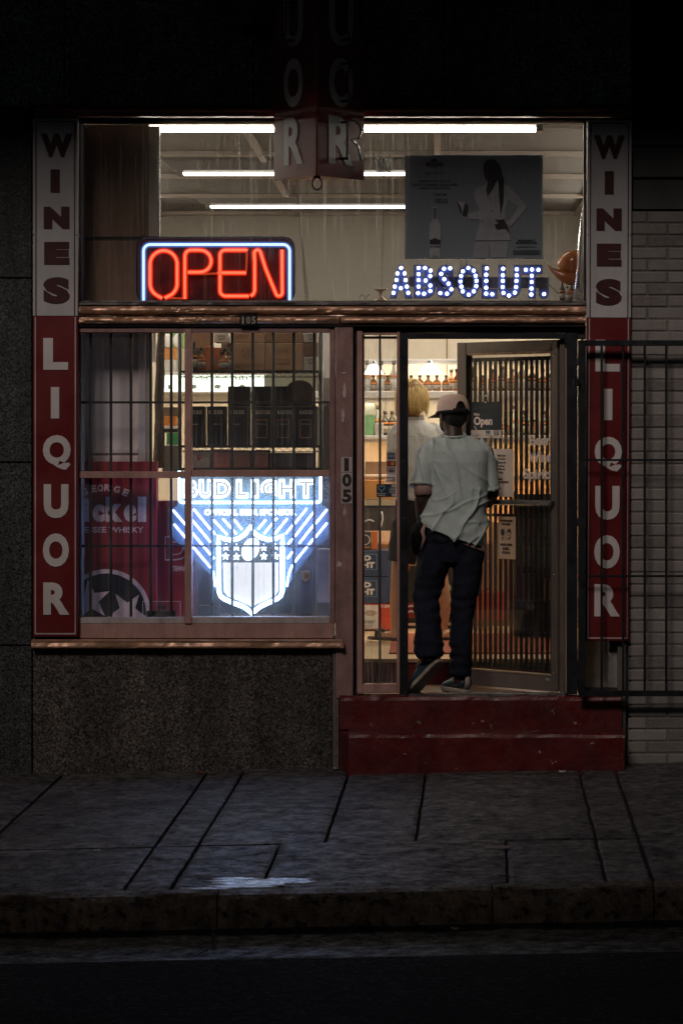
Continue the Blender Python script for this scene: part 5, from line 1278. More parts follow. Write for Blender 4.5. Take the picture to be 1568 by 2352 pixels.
for u in us:
    o = bpy.data.objects.new('slat', slat_me); COL.objects.link(o); o.parent = dr; o.location = (u, 0, 0)
dbox(sw, LW-sr_, .0225, .030, zs1-.012, zs1+.012, 'slat_rail', black, 0); dbox(sw, LW-sr_, .0225, .030, DL(1170,1184)[1]-.010, DL(1170,1184)[1]+.008, 'slat_rail', black, 0); dbox(sw, LW-sr_, .0225, .030, zs0-.004, zs0+.02, 'slat_rail', black, 0)
zpb = DL(1200, 1154)[1]
dbox(DL(1100,1000)[0], LW-.02, -.075, -.045, zpb-.016, zpb+.016, 'push_bar', M('bar_alu', (.5,.46,.42), .25, .8), .006)
dbox(LW-.06, LW-.02, -.046, -.022, zpb-.014, zpb+.014, 'bar_mount', bronze_d); dbox(.04, .08, -.046, -.022, zpb-.014, zpb+.014, 'bar_mount', bronze_d)
for py in (815,1186,1320,1545): 
    B(MB().ellipsoid((LW-.02, -.024, DL(1280,py)[1]-LZ), .006,.004,.006,8,6), 'screw', steel, dr, local=True)
dl = M('door_lettering', (.80,.66,.58), .5, var=.05)
def dtext(s_, a, b_, c_, e_, mat, parent, yy=-.0045, name='lettering', bold=.02):
    u0, zt_ = DL(a, c_); u1, _ = DL(b_, c_); um = (u0+u1)/2
    return text(s_, u0, u1, DZ(um,e_)-LZ, DZ(um,c_)-LZ, yy, mat, parent, name=name, thick=.0015, bold=bold, local=True)
def d7(zx, zy): return (1650+zx*.3508)*.6272, (1180+zy*.3508)*.6272
def d8(zx, zy): return (1650+zx*.3508)*.6272, (1850+zy*.3508)*.6272
for s_, x0, x1, y0, y1 in (('Beer',828,1048,1178,1285),('Wine',818,1055,1348,1462),('Spirits',765,1072,1530,1668)):
    a, c_ = d7(x0, y0); b_, e_ = d7(x1, y1); dtext(s_, a, b_, c_, e_, dl, dr, name='lettering', bold=.035)
def sheet(name, lab, box, conv, mat, yy=-.006):
    (x0, y0), (x1, y1) = box; a, c_ = conv(x0, y0); b_, e_ = conv(x1, y1)
    u0 = DL(a, c_)[0]; u1 = DL(b_, c_)[0]; um = (u0+u1)/2
    o = thing(name, lab, 'sign', (FX, FY, LZ), -th)
    B(MB().grid(lambda u, v: (u0+(u1-u0)*u, yy-.003*math.sin(u*3.1)*math.sin(v*3+1), DZ(um,e_)-LZ+(DZ(um,c_)-DZ(um,e_))*v), 10, 14), 'sheet', mat, o, local=True, smooth=True)
    return o
o = sheet('open_notice', 'dark card reading Were Open in pale letters on the glass door', ((222,828),(540,1210)), d7, M('notice_navy', (.012,.022,.030), .5))
def st_(s_, x0, x1, y0, y1, mat, conv, o, bold=.02, k=0):
    a, c_ = conv(x0, y0); b_, e_ = conv(x1, y1); dtext(s_, a, b_, c_, e_, mat, o, yy=-.0095-.002*k, bold=bold)
st_("We're", 253, 312, 945, 975, dl, d7, o); st_('Open', 255, 446, 985, 1098, dl, d7, o, .03); st_('Back in Business', 255, 435, 885, 915, M('teal_ink', (.02,.06,.08)), d7, o)
(a, c_), (b_, e_) = d7(224, 1125), d7(538, 1208)
u0, u1 = DL(a,c_)[0], DL(b_,c_)[0]
B(MB().box(u0, u1, -.0105, -.0092, DZ((u0+u1)/2,e_)-LZ, DZ((u0+u1)/2,c_)-LZ), 'footer', paper, o, local=True)
for x0, x1 in ((380,425),(466,513)):
    (a, c_), (b_, e_) = d7(x0, 1130), d7(x1, 1180); u0, u1 = DL(a,c_)[0], DL(b_,c_)[0]
    B(MB().box(u0, u1, -.012, -.0107, DZ((u0+u1)/2,e_)-LZ, DZ((u0+u1)/2,c_)-LZ), 'card_logo', M('logo_teal', (.05,.12,.16)), o, local=True)
st_('AM\nEX', 472, 508, 1136, 1174, paper, d7, o, .02, 1.5)
u_, z_ = DL(*d7(375, 800))
B(MB().tube([(u_+.014*math.cos(k*.449),-.008,z_-LZ+.022*math.sin(k*.449)) for k in range(14)], .003, 6, closed=True), 'suction_hook', steel, o, local=True)
o = sheet('hours_notice', 'pale store hours paper taped inside the glass door', ((428,1322),(662,1820)), d7, paper)
for s_, x0, x1, y0, y1 in (('DownTown',494,584,1378,1400),('Wine & Spirits',497,580,1418,1438),('105 Madison Ave.',485,590,1452,1472),('Store Hours',500,570,1488,1508),('10-10 Mon- Sat',487,576,1522,1542),('12-6 Sun',503,556,1556,1576),('Thanks',508,550,1626,1645),('WATCH YOUR STEP!',490,612,1658,1680)):
    st_(s_, x0, x1, y0, y1, ink, d7, o, .015)
o = sheet('mask_notice', 'tan face covering notice low on the glass door', ((505,120),(684,562)), d8, M('notice_tan', (.50,.34,.22), .7, var=.06))
st_('FACIAL COVERINGS ARE REQUIRED', 523, 655, 152, 172, ink, d8, o, .02); st_('FOR ALL CUSTOMERS', 545, 632, 186, 206, ink, d8, o, .02)
st_('NO FACIAL COVERING,', 530, 655, 400, 430, ink, d8, o, .03); st_('NO SERVICE.', 556, 625, 440, 470, ink, d8, o, .03); st_("IT'S THE LAW.", 548, 632, 482, 510, ink, d8, o, .03)
for q, zx in enumerate((552, 621)):
    (a, c_) = d8(zx, 282); u_, z_ = DL(a, c_); B(MB().ellipsoid((u_,-.0095,z_-LZ), .017,.001,.022,14,8), 'face_icon', ink, o, local=True)
    if q: B(MB().ellipsoid((u_,-.0107,z_-LZ-.009), .011,.001,.010,12,6), 'mask_icon', _M['notice_tan'], o, local=True)
st_('X', 542, 563, 330, 360, ink, d8, o, .08)
(a, c_) = d8(608, 345); (b_, e_) = d8(618, 358); (f_, g_) = d8(636, 328)
P3 = [DL(a,c_), DL(b_,e_), DL(f_,g_)]; B(MB().tube([(p[0],-.0105,p[1]-LZ) for p in P3], .003, 5), 'check_icon', ink, o, local=True)
(a, c_) = d8(585, 242); (b_, e_) = d8(585, 375); B(MB().tube([(DL(a,c_)[0],-.010,DL(a,c_)[1]-LZ),(DL(b_,e_)[0],-.010,DL(b_,e_)[1]-LZ)], .0015, 4), 'divider', ink, o, local=True)
o = thing('wire_basket', 'small pale wire hoop basket hanging on the door below the open card', 'basket', (FX, FY, LZ), -th)
B(MB().tube([(DL(*d7(355+115*math.cos(k*.3927),1185))[0], -.03-.02*math.sin(k*.3927), DL(*d7(355,1185+18*math.sin(k*.3927)))[1]-LZ) for k in range(16)], .003, 5, closed=True), 'hoop', paper, o, local=True)
for L in (((285,1085),(355,1225)),((460,1190),(410,1285)),((250,1190),(300,1240))):
    B(MB().tube([(DL(*d7(*p))[0], -.03, DL(*d7(*p))[1]-LZ) for p in L], .003, 5), 'rod', paper, o, local=True)
o = thing('small_label', 'tiny pale label on the lower door rail', 'label', (FX, FY, LZ), -th)
(a, c_), (b_, e_) = d8(1018, 1802), d8(1058, 1830); u0, u1 = DL(a,c_)[0], DL(b_,c_)[0]
B(MB().box(u0, u1, -.0235, -.0225, DZ(u0,e_)-LZ, DZ(u0,c_)-LZ), 'paper', M('label_pale', (.3,.32,.3)), o, local=True)

# ------------------------------------------------------------------ sidelight stickers and bar
sbar = thing('sidelight_grille', 'single black iron bar with a cross rail behind the narrow sidelight', 'grille', W(872,1570,.08))
B(MB().pbox(869.5,875,768,1570,.08,.095), 'bar', black, sbar); B(MB().pbox(835,911,1161,1166,.072,.079), 'cross_bar', black, sbar); B(MB().pbox(835,911,772,778,.072,.079), 'cross_bar', black, sbar)
SD = .0485
def stk(lab, a, b_, c_, e_, m0, fn=None):
    o = thing('card_sticker', lab, 'sticker', W((a+b_)/2, e_, SD))
    B(MB().box(X(a,SD), X(b_,SD), SD-.0006, SD, Z(e_,SD), Z(c_,SD)), 'film', m0, o)
    if fn: fn(o)
    return o
stw = M('sticker_film', (.5,.40,.38), .5, var=.06)
def fr(o, a, b_, c_, e_, mat, nm='print', k=1): return B(MB().box(X(a,SD), X(b_,SD), SD-.0006-.0012*k, SD-.0007-.0012*(k-1), Z(e_,SD), Z(c_,SD)), nm, mat, o)
stk('pale sticker with blue square, topmost of the card stickers', 887,909,1038,1057,stw,lambda o: (fr(o,890,907,1040,1055,M('amex_blue',(.05,.13,.2))), fr(o,892,905,1045,1046,stw,'text_line',2), fr(o,892,905,1048,1049,stw,'text_line',2)))
def mc(o):
    fr(o,888,908,1059,1071,ink)
    for q, (cx, cc) in enumerate(((894,(.45,.02,.02)),(901.5,(.6,.25,.02)))): B(MB().tube([W(cx,1065,SD-.0019-.0012*q), W(cx,1065,SD-.0030-.0012*q)], .0115, 18), 'disc', M('mc%d'%q, cc), o)
stk('card sticker with red and orange discs', 887,909,1057.3,1073,stw,mc)
stk('white VISA card sticker', 887,909,1073.3,1090,stw,lambda o: (fr(o,888,908,1074.5,1076,M('visa_blue',(.02,.03,.1))), text('VISA', X(889.5,SD), X(907,SD), Z(1084.5,SD), Z(1078,SD), SD-.0008, M('visa_ink',(.015,.015,.05)), o, bold=.05, shear=.25)))
stk('DISCOVER card sticker with red corner, lowest of the small ones', 886.5,908.5,1090.3,1107,stw,lambda o: (fr(o,888,907.5,1091.5,1104,white_ink), text('DISCOVER', X(888.5,SD), X(907,SD), Z(1099,SD), Z(1095.5,SD), SD-.0019, ink, o, bold=.03), B(MB().prism([(X(907,SD),Z(1103.5,SD)),(X(907,SD),Z(1100,SD)),(X(893,SD),Z(1103.5,SD))], SD-.003, SD-.0019), 'corner', M('disc_red',(.4,.02,.02)), o)))
def lv(o):
    fr(o,899,909,1113,1140,stw); fr(o,892,907,1119,1134,M('amex_blue'  ,(.05,.13,.2)),'print',2)
    text('AM\nEX', X(895,SD), X(906,SD), Z(1132,SD), Z(1121,SD), SD-.0032, stw, o, bold=.03)
    hp = [(876+7.5*(math.sin(a)**3), 1121.5-6.5*(.8125*math.cos(a)-.3125*math.cos(2*a)-.125*math.cos(3*a)-.0625*math.cos(4*a))*1.2) for a in [k*.2618 for k in range(25)]]
    B(MB().tube([W(p[0],p[1],SD-.003) for p in hp[:-1]], .003, 6, closed=True), 'heart', M('heart_teal',(.22,.36,.42)), o)
    text('We love our\ncustomers', X(866,SD), X(886,SD), Z(1138.5,SD), Z(1132,SD), SD-.0008, white_ink, o, bold=.02)
stk('navy sticker with a teal heart on the sidelight glass', 864.5,909,1112,1141.5,M('sticker_navy',(.010,.022,.045)),lv)

# ------------------------------------------------------------------ people
def remesh(mb, name, voxel, smooth=2, disp=None):
    """weld overlapping lofts into one continuous surface"""
    me = mb.mesh(name); o = bpy.data.objects.new('tmp', me); COL.objects.link(o)
    r_ = o.modifiers.new('r', 'REMESH'); r_.mode = 'VOXEL'; r_.voxel_size = voxel
    s_ = o.modifiers.new('s', 'SMOOTH'); s_.factor = .5; s_.iterations = smooth
    dg = bpy.context.evaluated_depsgraph_get(); out = bpy.data.meshes.new_from_object(o.evaluated_get(dg))
    bpy.data.objects.remove(o); bpy.data.meshes.remove(me)
    out.name = name
    if disp:
        nn = [v_.normal.copy() for v_ in out.vertices]
        for v_, n_ in zip(out.vertices, nn): v_.co += n_*disp(v_.co, n_)
    return out
def rings(mb, L, n=28, p=2.3):
    """stacked horizontal sections (cx, cy, z, rx, ry, tilt along x, tilt along y), slightly boxy"""
    vs = []; fs = []
    for cx, cy, z, rx, ry, tx, ty in L:
        for k in range(n):
            a = 2*math.pi*k/n; ca, sa = math.cos(a), math.sin(a)
            ux = math.copysign(abs(ca)**(2/p), ca); uy = math.copysign(abs(sa)**(2/p), sa)
            vs.append((cx+rx*ux, cy+ry*uy, z+tx*ux+ty*uy))
    m = len(L)
    for i in range(m-1):
        for k in range(n): fs.append((i*n+k, i*n+(k+1)%n, (i+1)*n+(k+1)%n, (i+1)*n+k))
    fs += [list(range(n-1,-1,-1)), list(range((m-1)*n, m*n))]
    return mb.add(vs, fs)
def add_head(mb, c, yaw, pitch=0.0, s=1.0):
    """cranium, jaw, nose, brow, lips, ears; looks along +y before turning"""
    h = MB()
    h.ellipsoid((0,-.008,.025), .074, .093, .097, 20, 14); h.ellipsoid((0,.022,-.045), .058, .064, .070, 18, 12)
    h.ellipsoid((0,.090,-.012), .012, .018, .022, 10, 8); h.ellipsoid((0,.083,.004), .008, .012, .026, 10, 8)
    h.ellipsoid((0,.074,-.055), .024, .014, .010, 12, 8); h.ellipsoid((0,.066,-.095), .022, .020, .018, 12, 8)
    for s_ in (-1,1):
        h.ellipsoid((s_*.078,-.012,-.008), .010, .022, .034, 12, 8); h.ellipsoid((s_*.032,.076,.018), .015, .010, .008, 10, 6)
        h.ellipsoid((s_*.033,.078,.034), .024, .010, .008, 10, 6); h.ellipsoid((s_*.045,.058,-.022), .02, .02, .018, 10, 6)
    m = Matrix.Translation(c) @ Matrix.Rotation(yaw, 4, 'Z') @ Matrix.Rotation(pitch, 4, 'X') @ Matrix.Scale(s, 4)
    mb.add([m @ Vector(v_) for v_ in h.v], h.f); return m
def add_hand(mb, wrist, palm_dir, across, curl=.5, s=1.0):
    """palm, four unequal curled fingers and a thumb leaving the side of the palm"""
    f = Vector(palm_dir).normalized(); a = Vector(across); a = (a-f*a.dot(f)).normalized(); n = f.cross(a)
    w_ = Vector(wrist)
    mb.tube([w_-f*.02*s, w_+f*.03*s, w_+f*.085*s], [(.019*s,.027*s),(.016*s,.038*s),(.014*s,.040*s)], 12, ref=n)
    for k, L in enumerate((.070,.080,.074,.058)):
        b_ = w_+f*.080*s+a*(-.030+.020*k)*s; p = [b_-f*.012*s]; d_ = f.copy(); q = b_
        for j in range(3):
            d_ = (d_*math.cos(curl*(.5+.35*j))+n*math.sin(curl*(.5+.35*j))).normalized(); q = q+d_*L*s*(.44,.32,.24)[j]; p.append(q)
        mb.tube(p, [.0092*s,.0088*s,.0082*s,.0070*s], 10)
    b_ = w_+f*.025*s-a*.030*s; d1 = (f*.6-a*.75+n*.25).normalized(); d2 = (f*.85-a*.2+n*.4).normalized()
    mb.tube([b_+a*.012*s, b_+d1*.035*s, b_+d1*.035*s+d2*.032*s, b_+d1*.035*s+d2*.055*s], [.012*s,.0105*s,.0095*s,.0075*s], 10)
def folds(scale, amp, dirv=(1,1,1), seed=0.0):
    def f(co, n_):
        q = Vector((co.x*dirv[0]+seed, co.y*dirv[1], co.z*dirv[2]))*scale
        a = noise.noise(q); b_ = noise.noise(q*2.3+Vector((5,1,2)))
        return amp*((1-abs(a))**3-.45) + amp*.4*((1-abs(b_))**3-.4)
    return f
def make_shoe(parent, m, mat_u, mat_s, mat_l, s=1.0):
    so = MB(); outl = [(-.030,-.09),(-.036,-.03),(-.040,.05),(-.046,.10),(-.046,.14),(-.034,.185),(-.010,.205),(.014,.203),(.034,.18),(.042,.13),(.038,.06),(.032,-.02),(.031,-.08),(.018,-.107),(-.016,-.107)]
    so.flat(outl, 0, .026)
    up = MB()
    up.tube([(0,-.098,.055),(0,-.085,.06),(0,-.04,.062),(0,.02,.056),(0,.08,.046),(0,.14,.037),(0,.185,.030),(0,.199,.026)], [(.012,.03),(.040,.036),(.046,.036),(.044,.038),(.034,.042),(.026,.043),(.018,.033),(.006,.012)], 14, ref=(0,0,1))
    up.tube([(0,-.048,.06),(0,-.054,.10),(0,-.056,.125)], [(.05,.036),(.046,.036),(.044,.037)], 14, ref=(0,1,0))
    me = remesh(up, 'upper', .006, 2); me.transform(m)
    o = put(me, 'shoe', mat_u, parent, smooth=True)
    ms = so.mesh('sole', .006, 2); ms.transform(m); put(ms, 'sole', mat_s, o)
    tg = MB().tube([(-.0,-.108,.03),(0,-.112,.07),(0,-.104,.115)], [(.006,.018),(.006,.014),(.006,.010)], 8, ref=(0,1,0)); mt = tg.mesh('t'); mt.transform(m); put(mt, 'heel_tab', mat_l, o, smooth=True)
    for sd in (-1,1):
        t2 = MB().tube([(sd*.036,-.07,.05),(sd*.041,-.02,.085),(sd*.030,.03,.092),(sd*.012,.05,.085)], .0045, 6); mt = t2.mesh('t'); mt.transform(m); put(mt, 'strap', mat_l, o, smooth=True)
    return o

# --- customer stepping in
MD = .12
def mp(px, py, d=MD): return W(px, py, d)
man = thing('person', 'person in tan cap, pale green T-shirt and dark jeans stepping through the door', 'person', (X(1045,MD), MD, LANDZ+.004))
skin_d = M('skin_dark', (.045,.024,.016), .45, var=.12, vs=20, bump=.05, bs=200)
bm_ = MB()
rings(bm_, [(*mp(1036,1275,.18)[:2],mp(1036,1275,.18).z,.155,.115,0,0),(*mp(1040,1215,.18)[:2],mp(1040,1215,.18).z,.16,.115,0,0),(*mp(1044,1150,.20)[:2],mp(1044,1150,.20).z,.145,.10,0,0),(*mp(1046,1080,.23)[:2],mp(1046,1080,.23).z,.165,.105,0,0),(*mp(1046,1040,.24)[:2],mp(1046,1040,.24).z,.17,.095,0,0),(*mp(1043,1014,.25)[:2],mp(1043,1014,.25).z,.13,.07,0,0),(*mp(1041,1003,.255)[:2],mp(1041,1003,.255).z,.06,.055,0,0)])
bm_.tube([mp(1041,1012,.25),mp(1040,990,.265),mp(1039,968,.28)], [.062,.055,.055], 16)
HC = mp(1039,955,.295); yaw = R(20)
hm_ = add_head(bm_, HC, yaw, R(-6), 1.0)
# legs
bm_.tube([mp(1004,1255,.18),mp(992,1310,.16),mp(983,1372,.15),mp(984,1430,.07),mp(985,1500,.0),mp(984,1520,-.01)], [.09,.078,.056,.05,.042,.04], 16)
bm_.tube([mp(1072,1255,.19),mp(1072,1310,.16),mp(1066,1375,.13),mp(1060,1450,.09),mp(1057,1540,.06),mp(1056,1570,.06)], [.09,.078,.056,.05,.042,.04], 16)
# arms: left hangs to the pocket, right reaches for the push bar
bm_.tube([mp(985,1028,.22),mp(974,1075,.18),mp(972,1132,.14),mp(968,1150,.145),mp(966,1190,.20)], [.055,.052,.044,.043,.029], 14)
bm_.tube([mp(1110,1030,.25),mp(1124,1080,.26),mp(1130,1135,.27),mp(1120,1152,.33),mp(1108,1158,.42)], [.055,.052,.044,.042,.029], 14)
add_hand(bm_, mp(966,1192,.20), (-.25,.15,-.9), (.2,1,.0), .75)
add_hand(bm_, mp(1107,1158,.42), (-.15,.7,.1), (-1,0,.2), 1.0)
put(remesh(bm_, 'body', .0065, 3), 'body', skin_d, man, smooth=True)
# T-shirt
tee = MB()
def rg(px, py, d, hw, hd, tx=0, ty=0): p = mp(px, py, d); return (p.x, p.y, p.z, hw/386, hd, tx, ty)
rings(tee, [rg(1039,1234,.17,76,.16,-.068,.0),rg(1040,1216,.17,76,.157,-.055,.0),rg(1042,1190,.18,75,.15,-.035,0),rg(1049,1150,.19,70,.14,-.02,0),rg(1050,1105,.21,72,.145,0,0),rg(1049,1060,.22,76,.145,0,.0),rg(1048,1034,.23,77,.13,0,.0),rg(1047,1018,.235,68,.105,0,.01),rg(1044,1007,.245,50,.085,0,.014),rg(1041,1000,.25,34,.072,0,.016)], p=2.25)
tee.tube([mp(1000,1022,.225),mp(985,1036,.215),mp(975,1070,.19),mp(969,1118,.16)], [(.055,.055),(.075,.066),(.083,.068),(.088,.074)], 20, ref=(0,1,0))
tee.tube([mp(1094,1022,.24),mp(1110,1036,.245),mp(1122,1075,.255),mp(1130,1126,.26)], [(.055,.055),(.074,.058),(.082,.052),(.090,.050)], 20, ref=(0,1,0))
def crease(co, ang, across, along, seed, pw=5):
    ca, sa = math.cos(ang), math.sin(ang); u = co.x*ca+co.z*sa; v_ = -co.x*sa+co.z*ca
    n0 = noise.noise(Vector((u*across+.5*noise.noise(Vector((u*5,v_*5,seed))), v_*along, seed+co.y*2)))
    return (1-min(1, abs(n0)*2.2))**pw
def teedisp(co, n_):
    k = .35+.65*min(1, max(0, (mp(0,1010).z-co.z)/.3)); drag = .007*math.sin((co.x*1.1+co.z*1.6)*34)*max(0, min(1,(mp(0,1120).z-co.z)/.15))*max(0,noise.noise(Vector((co.x*4,co.z*5,2)))+.25)
    lo_ = max(0, min(1, (mp(0,1110).z-co.z)/.12)); up = 1-lo_
    c_ = .016*crease(co, R(8), 9, 2.2, 1)*up + .020*crease(co, R(-38), 9, 2.4, 4)*lo_ + .012*crease(co, R(-62), 13, 3.5, 9)*lo_ + .010*crease(co, R(30), 12, 3, 6)*up*(.4+.6*k)
    return c_-.006+.010*noise.noise(co*4.5)*k+drag*1.2
tee_m = cloth('tee_cotton', (.50,.58,.57), .06, 900, .4, stain=(.41,.49,.475))
tee_o = put(remesh(tee, 'tshirt', .006, 3, teedisp), 'tshirt', tee_m, man, smooth=True)
B(MB().tube([Vector((mp(1041,1000,.25).x+.070*math.cos(k*.2618), .25+.066*math.sin(k*.2618), mp(0,1000,.25).z+.004+.014*math.sin(k*.2618))) for k in range(24)], .0065, 8, closed=True), 'collar', tee_m, tee_o, smooth=True)
for a, b_, hw, hd, c0 in ((mp(969,1113,.163),mp(968.6,1118.5,.159),.0895,.0755,0),(mp(1129,1121,.26),mp(1130,1126.5,.26),.0915,.0515,0)):
    B(MB().tube([a, b_], [(hw,hd)]*2, 24, ref=(0,1,0)), 'sleeve_hem', tee_m, tee_o, smooth=True)
und = cloth('undershirt', (.42,.27,.25), .08)
B(MB().tube([mp(971,1100,.165),mp(972,1122,.15),mp(974,1138,.145)], [(.064,.058),(.066,.058),(.064,.056)], 20, ref=(0,1,0)), 'undershirt_sleeve', und, man, smooth=True)
rings_u = MB(); rings(rings_u, [rg(1060,1240,.175,52,.13,-.06,0),rg(1060,1246,.175,52,.13,-.06,0)]); B(rings_u, 'undershirt_hem', und, man, smooth=True)
# jeans
jn = MB()
rings(jn, [rg(1037,1290,.18,58,.12),rg(1036,1262,.18,70,.135),rg(1034,1235,.18,71,.135),rg(1033,1205,.175,66,.125,.01,0)])
jn.tube([mp(1002,1262,.18),mp(994,1305,.16),mp(983,1350,.165),mp(979,1378,.15),mp(982,1425,.08),mp(984,1470,.03),mp(985,1494,.01),mp(986,1512,.0)], [(.125,.108),(.115,.096),(.098,.084),(.088,.078),(.085,.076),(.082,.082),(.084,.088),(.078,.080)], 22, ref=(0,1,0))
jn.tube([mp(1072,1262,.185),mp(1073,1310,.16),mp(1068,1355,.14),mp(1063,1385,.125),mp(1061,1430,.10),mp(1058,1490,.075),mp(1056,1535,.065),mp(1055,1552,.06)], [(.125,.100),(.112,.090),(.095,.078),(.082,.070),(.080,.066),(.076,.062),(.078,.064),(.076,.064)], 22, ref=(0,1,0))
def jdisp(co, n_):
    kn = sum(math.exp(-((co.z-mp(0,y).z)/.07)**2) for y in (1378,1500)); return (.0045*kn+.0018)*math.sin(co.z*95+4*noise.noise(co*6))*(.5+noise.noise(co*5))*1.4+folds(7,.012,(1,1,.8),8)(co,n_)
jm = cloth('dark_denim', (.012,.015,.026), .3, 1200, .5)
jo = put(remesh(jn, 'jeans', .0075, 3, jdisp), 'jeans', jm, man, smooth=True)
B(MB().tube([mp(992,1232,.035),mp(1000,1240,.03),mp(1018,1243,.025),mp(1030,1238,.03)], .003, 6), 'pocket_seam', jm, jo)
B(MB().tube([mp(1033,1215,.048),mp(1035,1262,.045),mp(1037,1292,.06)], .0035, 6), 'back_seam', jm, jo)
# bag or jacket bundle at the hip
bgm = MB(); bgm.ellipsoid(mp(956,1240,.17), .042,.07,.095,16,10); bgm.ellipsoid(mp(966,1222,.14), .045,.06,.06,16,10)
put(remesh(bgm, 'hip_pouch', .008, 3, folds(10,.006)), 'hip_pouch', cloth('pouch_black', (.010,.010,.011), .3), man, smooth=True)
B(MB().tube([mp(976,1204,.06),mp(970,1220,.05),mp(974,1236,.05),mp(966,1262,.06)], [.008,.012,.010,.005], 8), 'cloth_scrap', und, man, smooth=True)
# shoes
shu = M('sneaker_teal', (.012,.045,.060), .55, var=.25, vs=30, bump=.15, bs=120); shs = M('sneaker_sole', (.34,.29,.24), .6, var=.25, vs=20, bump=.2, bs=60); shl = M('sneaker_strap', (.40,.34,.29), .6, var=.15)
p = mp(1056,1597,.03)
make_shoe(man, Matrix.Translation((p.x, p.y+.09, LANDZ+.006)) @ Matrix.Rotation(R(24), 4, 'Z') @ Matrix.Diagonal((1.18,1.0,1.0,1)), shu, shs, shl)
p = mp(990,1532,.02)
ydir = Vector((-.52,.30,-.62)).normalized(); zdir = Vector((-.50,.55,.50)); zdir = (zdir-ydir*zdir.dot(ydir)).normalized(); xdir = ydir.cross(zdir)
m4 = Matrix((xdir, ydir, zdir)).transposed().to_4x4()
make_shoe(man, Matrix.Translation(p-zdir*.03+ydir*.03) @ m4 @ Matrix.Diagonal((1.15,1.0,1.0,1)), shu, shs, shl)
# cap, hair, mask
capm = cloth('cap_tan', (.72,.54,.44), .08, 700); capd = cloth('cap_dark', (.022,.020,.020), .2, 700)
hx = Matrix.Translation(HC+Vector((0,0,.012))) @ Matrix.Rotation(R(26), 4, 'Z') @ Matrix.Rotation(R(-4), 4, 'X')
def crown(u, v):
    a = 2*math.pi*u; t_ = v*math.pi/2
    r_ = math.cos(t_)**.55; z = .112*math.sin(t_)**.9
    k = 1+.008*math.cos(a*6)*math.sin(t_*2)
    return hx @ Vector((.095*r_*k*math.sin(a), -.006+.115*r_*k*math.cos(a), .006+z))
cr = MB(); nu, nv = 144, 48
V = [crown(i/nu, j/nv) for j in range(nv+1) for i in range(nu)]
F = []
for j in range(nv):
    for i in range(nu):
        ang = abs((i+.5)/nu-.5)*360; h_ = (j+.5)/nv
        if ang < 21 and h_ < .36*math.sqrt(max(0,1-(ang/21)**2)): continue
        F.append((j*nu+i, j*nu+(i+1)%nu, (j+1)*nu+(i+1)%nu, (j+1)*nu+i))
cr.add(V, F)
cap = B(cr, 'cap', capm, man, smooth=True)
def brim(u, v):
    a = R(-62+124*u); e = .055+.055*math.cos(a)*1.0
    rx = .095+(.012+e*.35)*v; ry = .115+(e)*v
    return hx @ Vector((rx*math.sin(a), -.006+ry*math.cos(a), .008-.010*v-.020*(math.sin(a)**2)*v))
B(MB().grid(brim, 26, 6).add([tuple(hx @ ((hx.inverted() @ Vector(brim(i/26, 1)))+Vector((0,0,-.006)))) for i in range(27)]+[tuple(hx @ ((hx.inverted() @ Vector(brim(i/26, 0)))+Vector((0,0,-.006)))) for i in range(27)], [(i,i+1,28+i,27+i) for i in range(26)]), 'brim', capd, cap, smooth=True)
band = [hx @ Vector((.0965*math.sin(2*math.pi*k/40), -.006+.1165*math.cos(2*math.pi*k/40), .008)) for k in range(40)]
B(MB().tube(band, [(.009,.004)]*40, 6, closed=True, ref=(0,0,1)), 'sweat_band', capd, cap, smooth=True)
B(MB().tube([hx @ Vector((.0975*math.sin(R(150+60*k/8)), -.006+.1175*math.cos(R(150+60*k/8)), .014)) for k in range(9)], [(.011,.003)]*9, 6, ref=(0,0,1)), 'strap', capd, cap, smooth=True)
B(MB().ellipsoid(hx @ Vector((0,-.006,.119)), .007,.007,.005,10,6), 'button', capm, cap, smooth=True)
hr = MB(); hh = Matrix.Translation(HC) @ Matrix.Rotation(yaw, 4, 'Z') @ Matrix.Rotation(R(-6), 4, 'X')
hq = MB().ellipsoid((0,-.016,.028), .0775, .092, .098, 24, 16); hq.ellipsoid((0,-.045,-.02), .066,.058,.058,20,12)
hr.add([hh @ Vector(v_) for v_ in hq.v], hq.f)
B(hr, 'hair', M('short_hair', (.008,.007,.006), .8, var=.3, vs=80, bump=.8, bs=400), man, smooth=True)
mk = MB(); mq = MB().ellipsoid((0,.052,-.05), .063,.058,.055,18,12); mk.add([hh @ Vector(v_) for v_ in mq.v], mq.f)
mko = B(mk, 'face_mask', cloth('mask_cloth', (.05,.045,.045), .1), man, smooth=True)
for s_ in (-1, 1):
    B(MB().tube([hh @ Vector(v_) for v_ in ((s_*.060,.055,-.03),(s_*.074,.01,.018),(s_*.084,-.02,.022),(s_*.088,-.036,.0),(s_*.083,-.030,-.04),(s_*.066,.03,-.07))], .0022, 6), 'ear_loop', M('loop_pale', (.42,.32,.27), .6), mko, smooth=True)

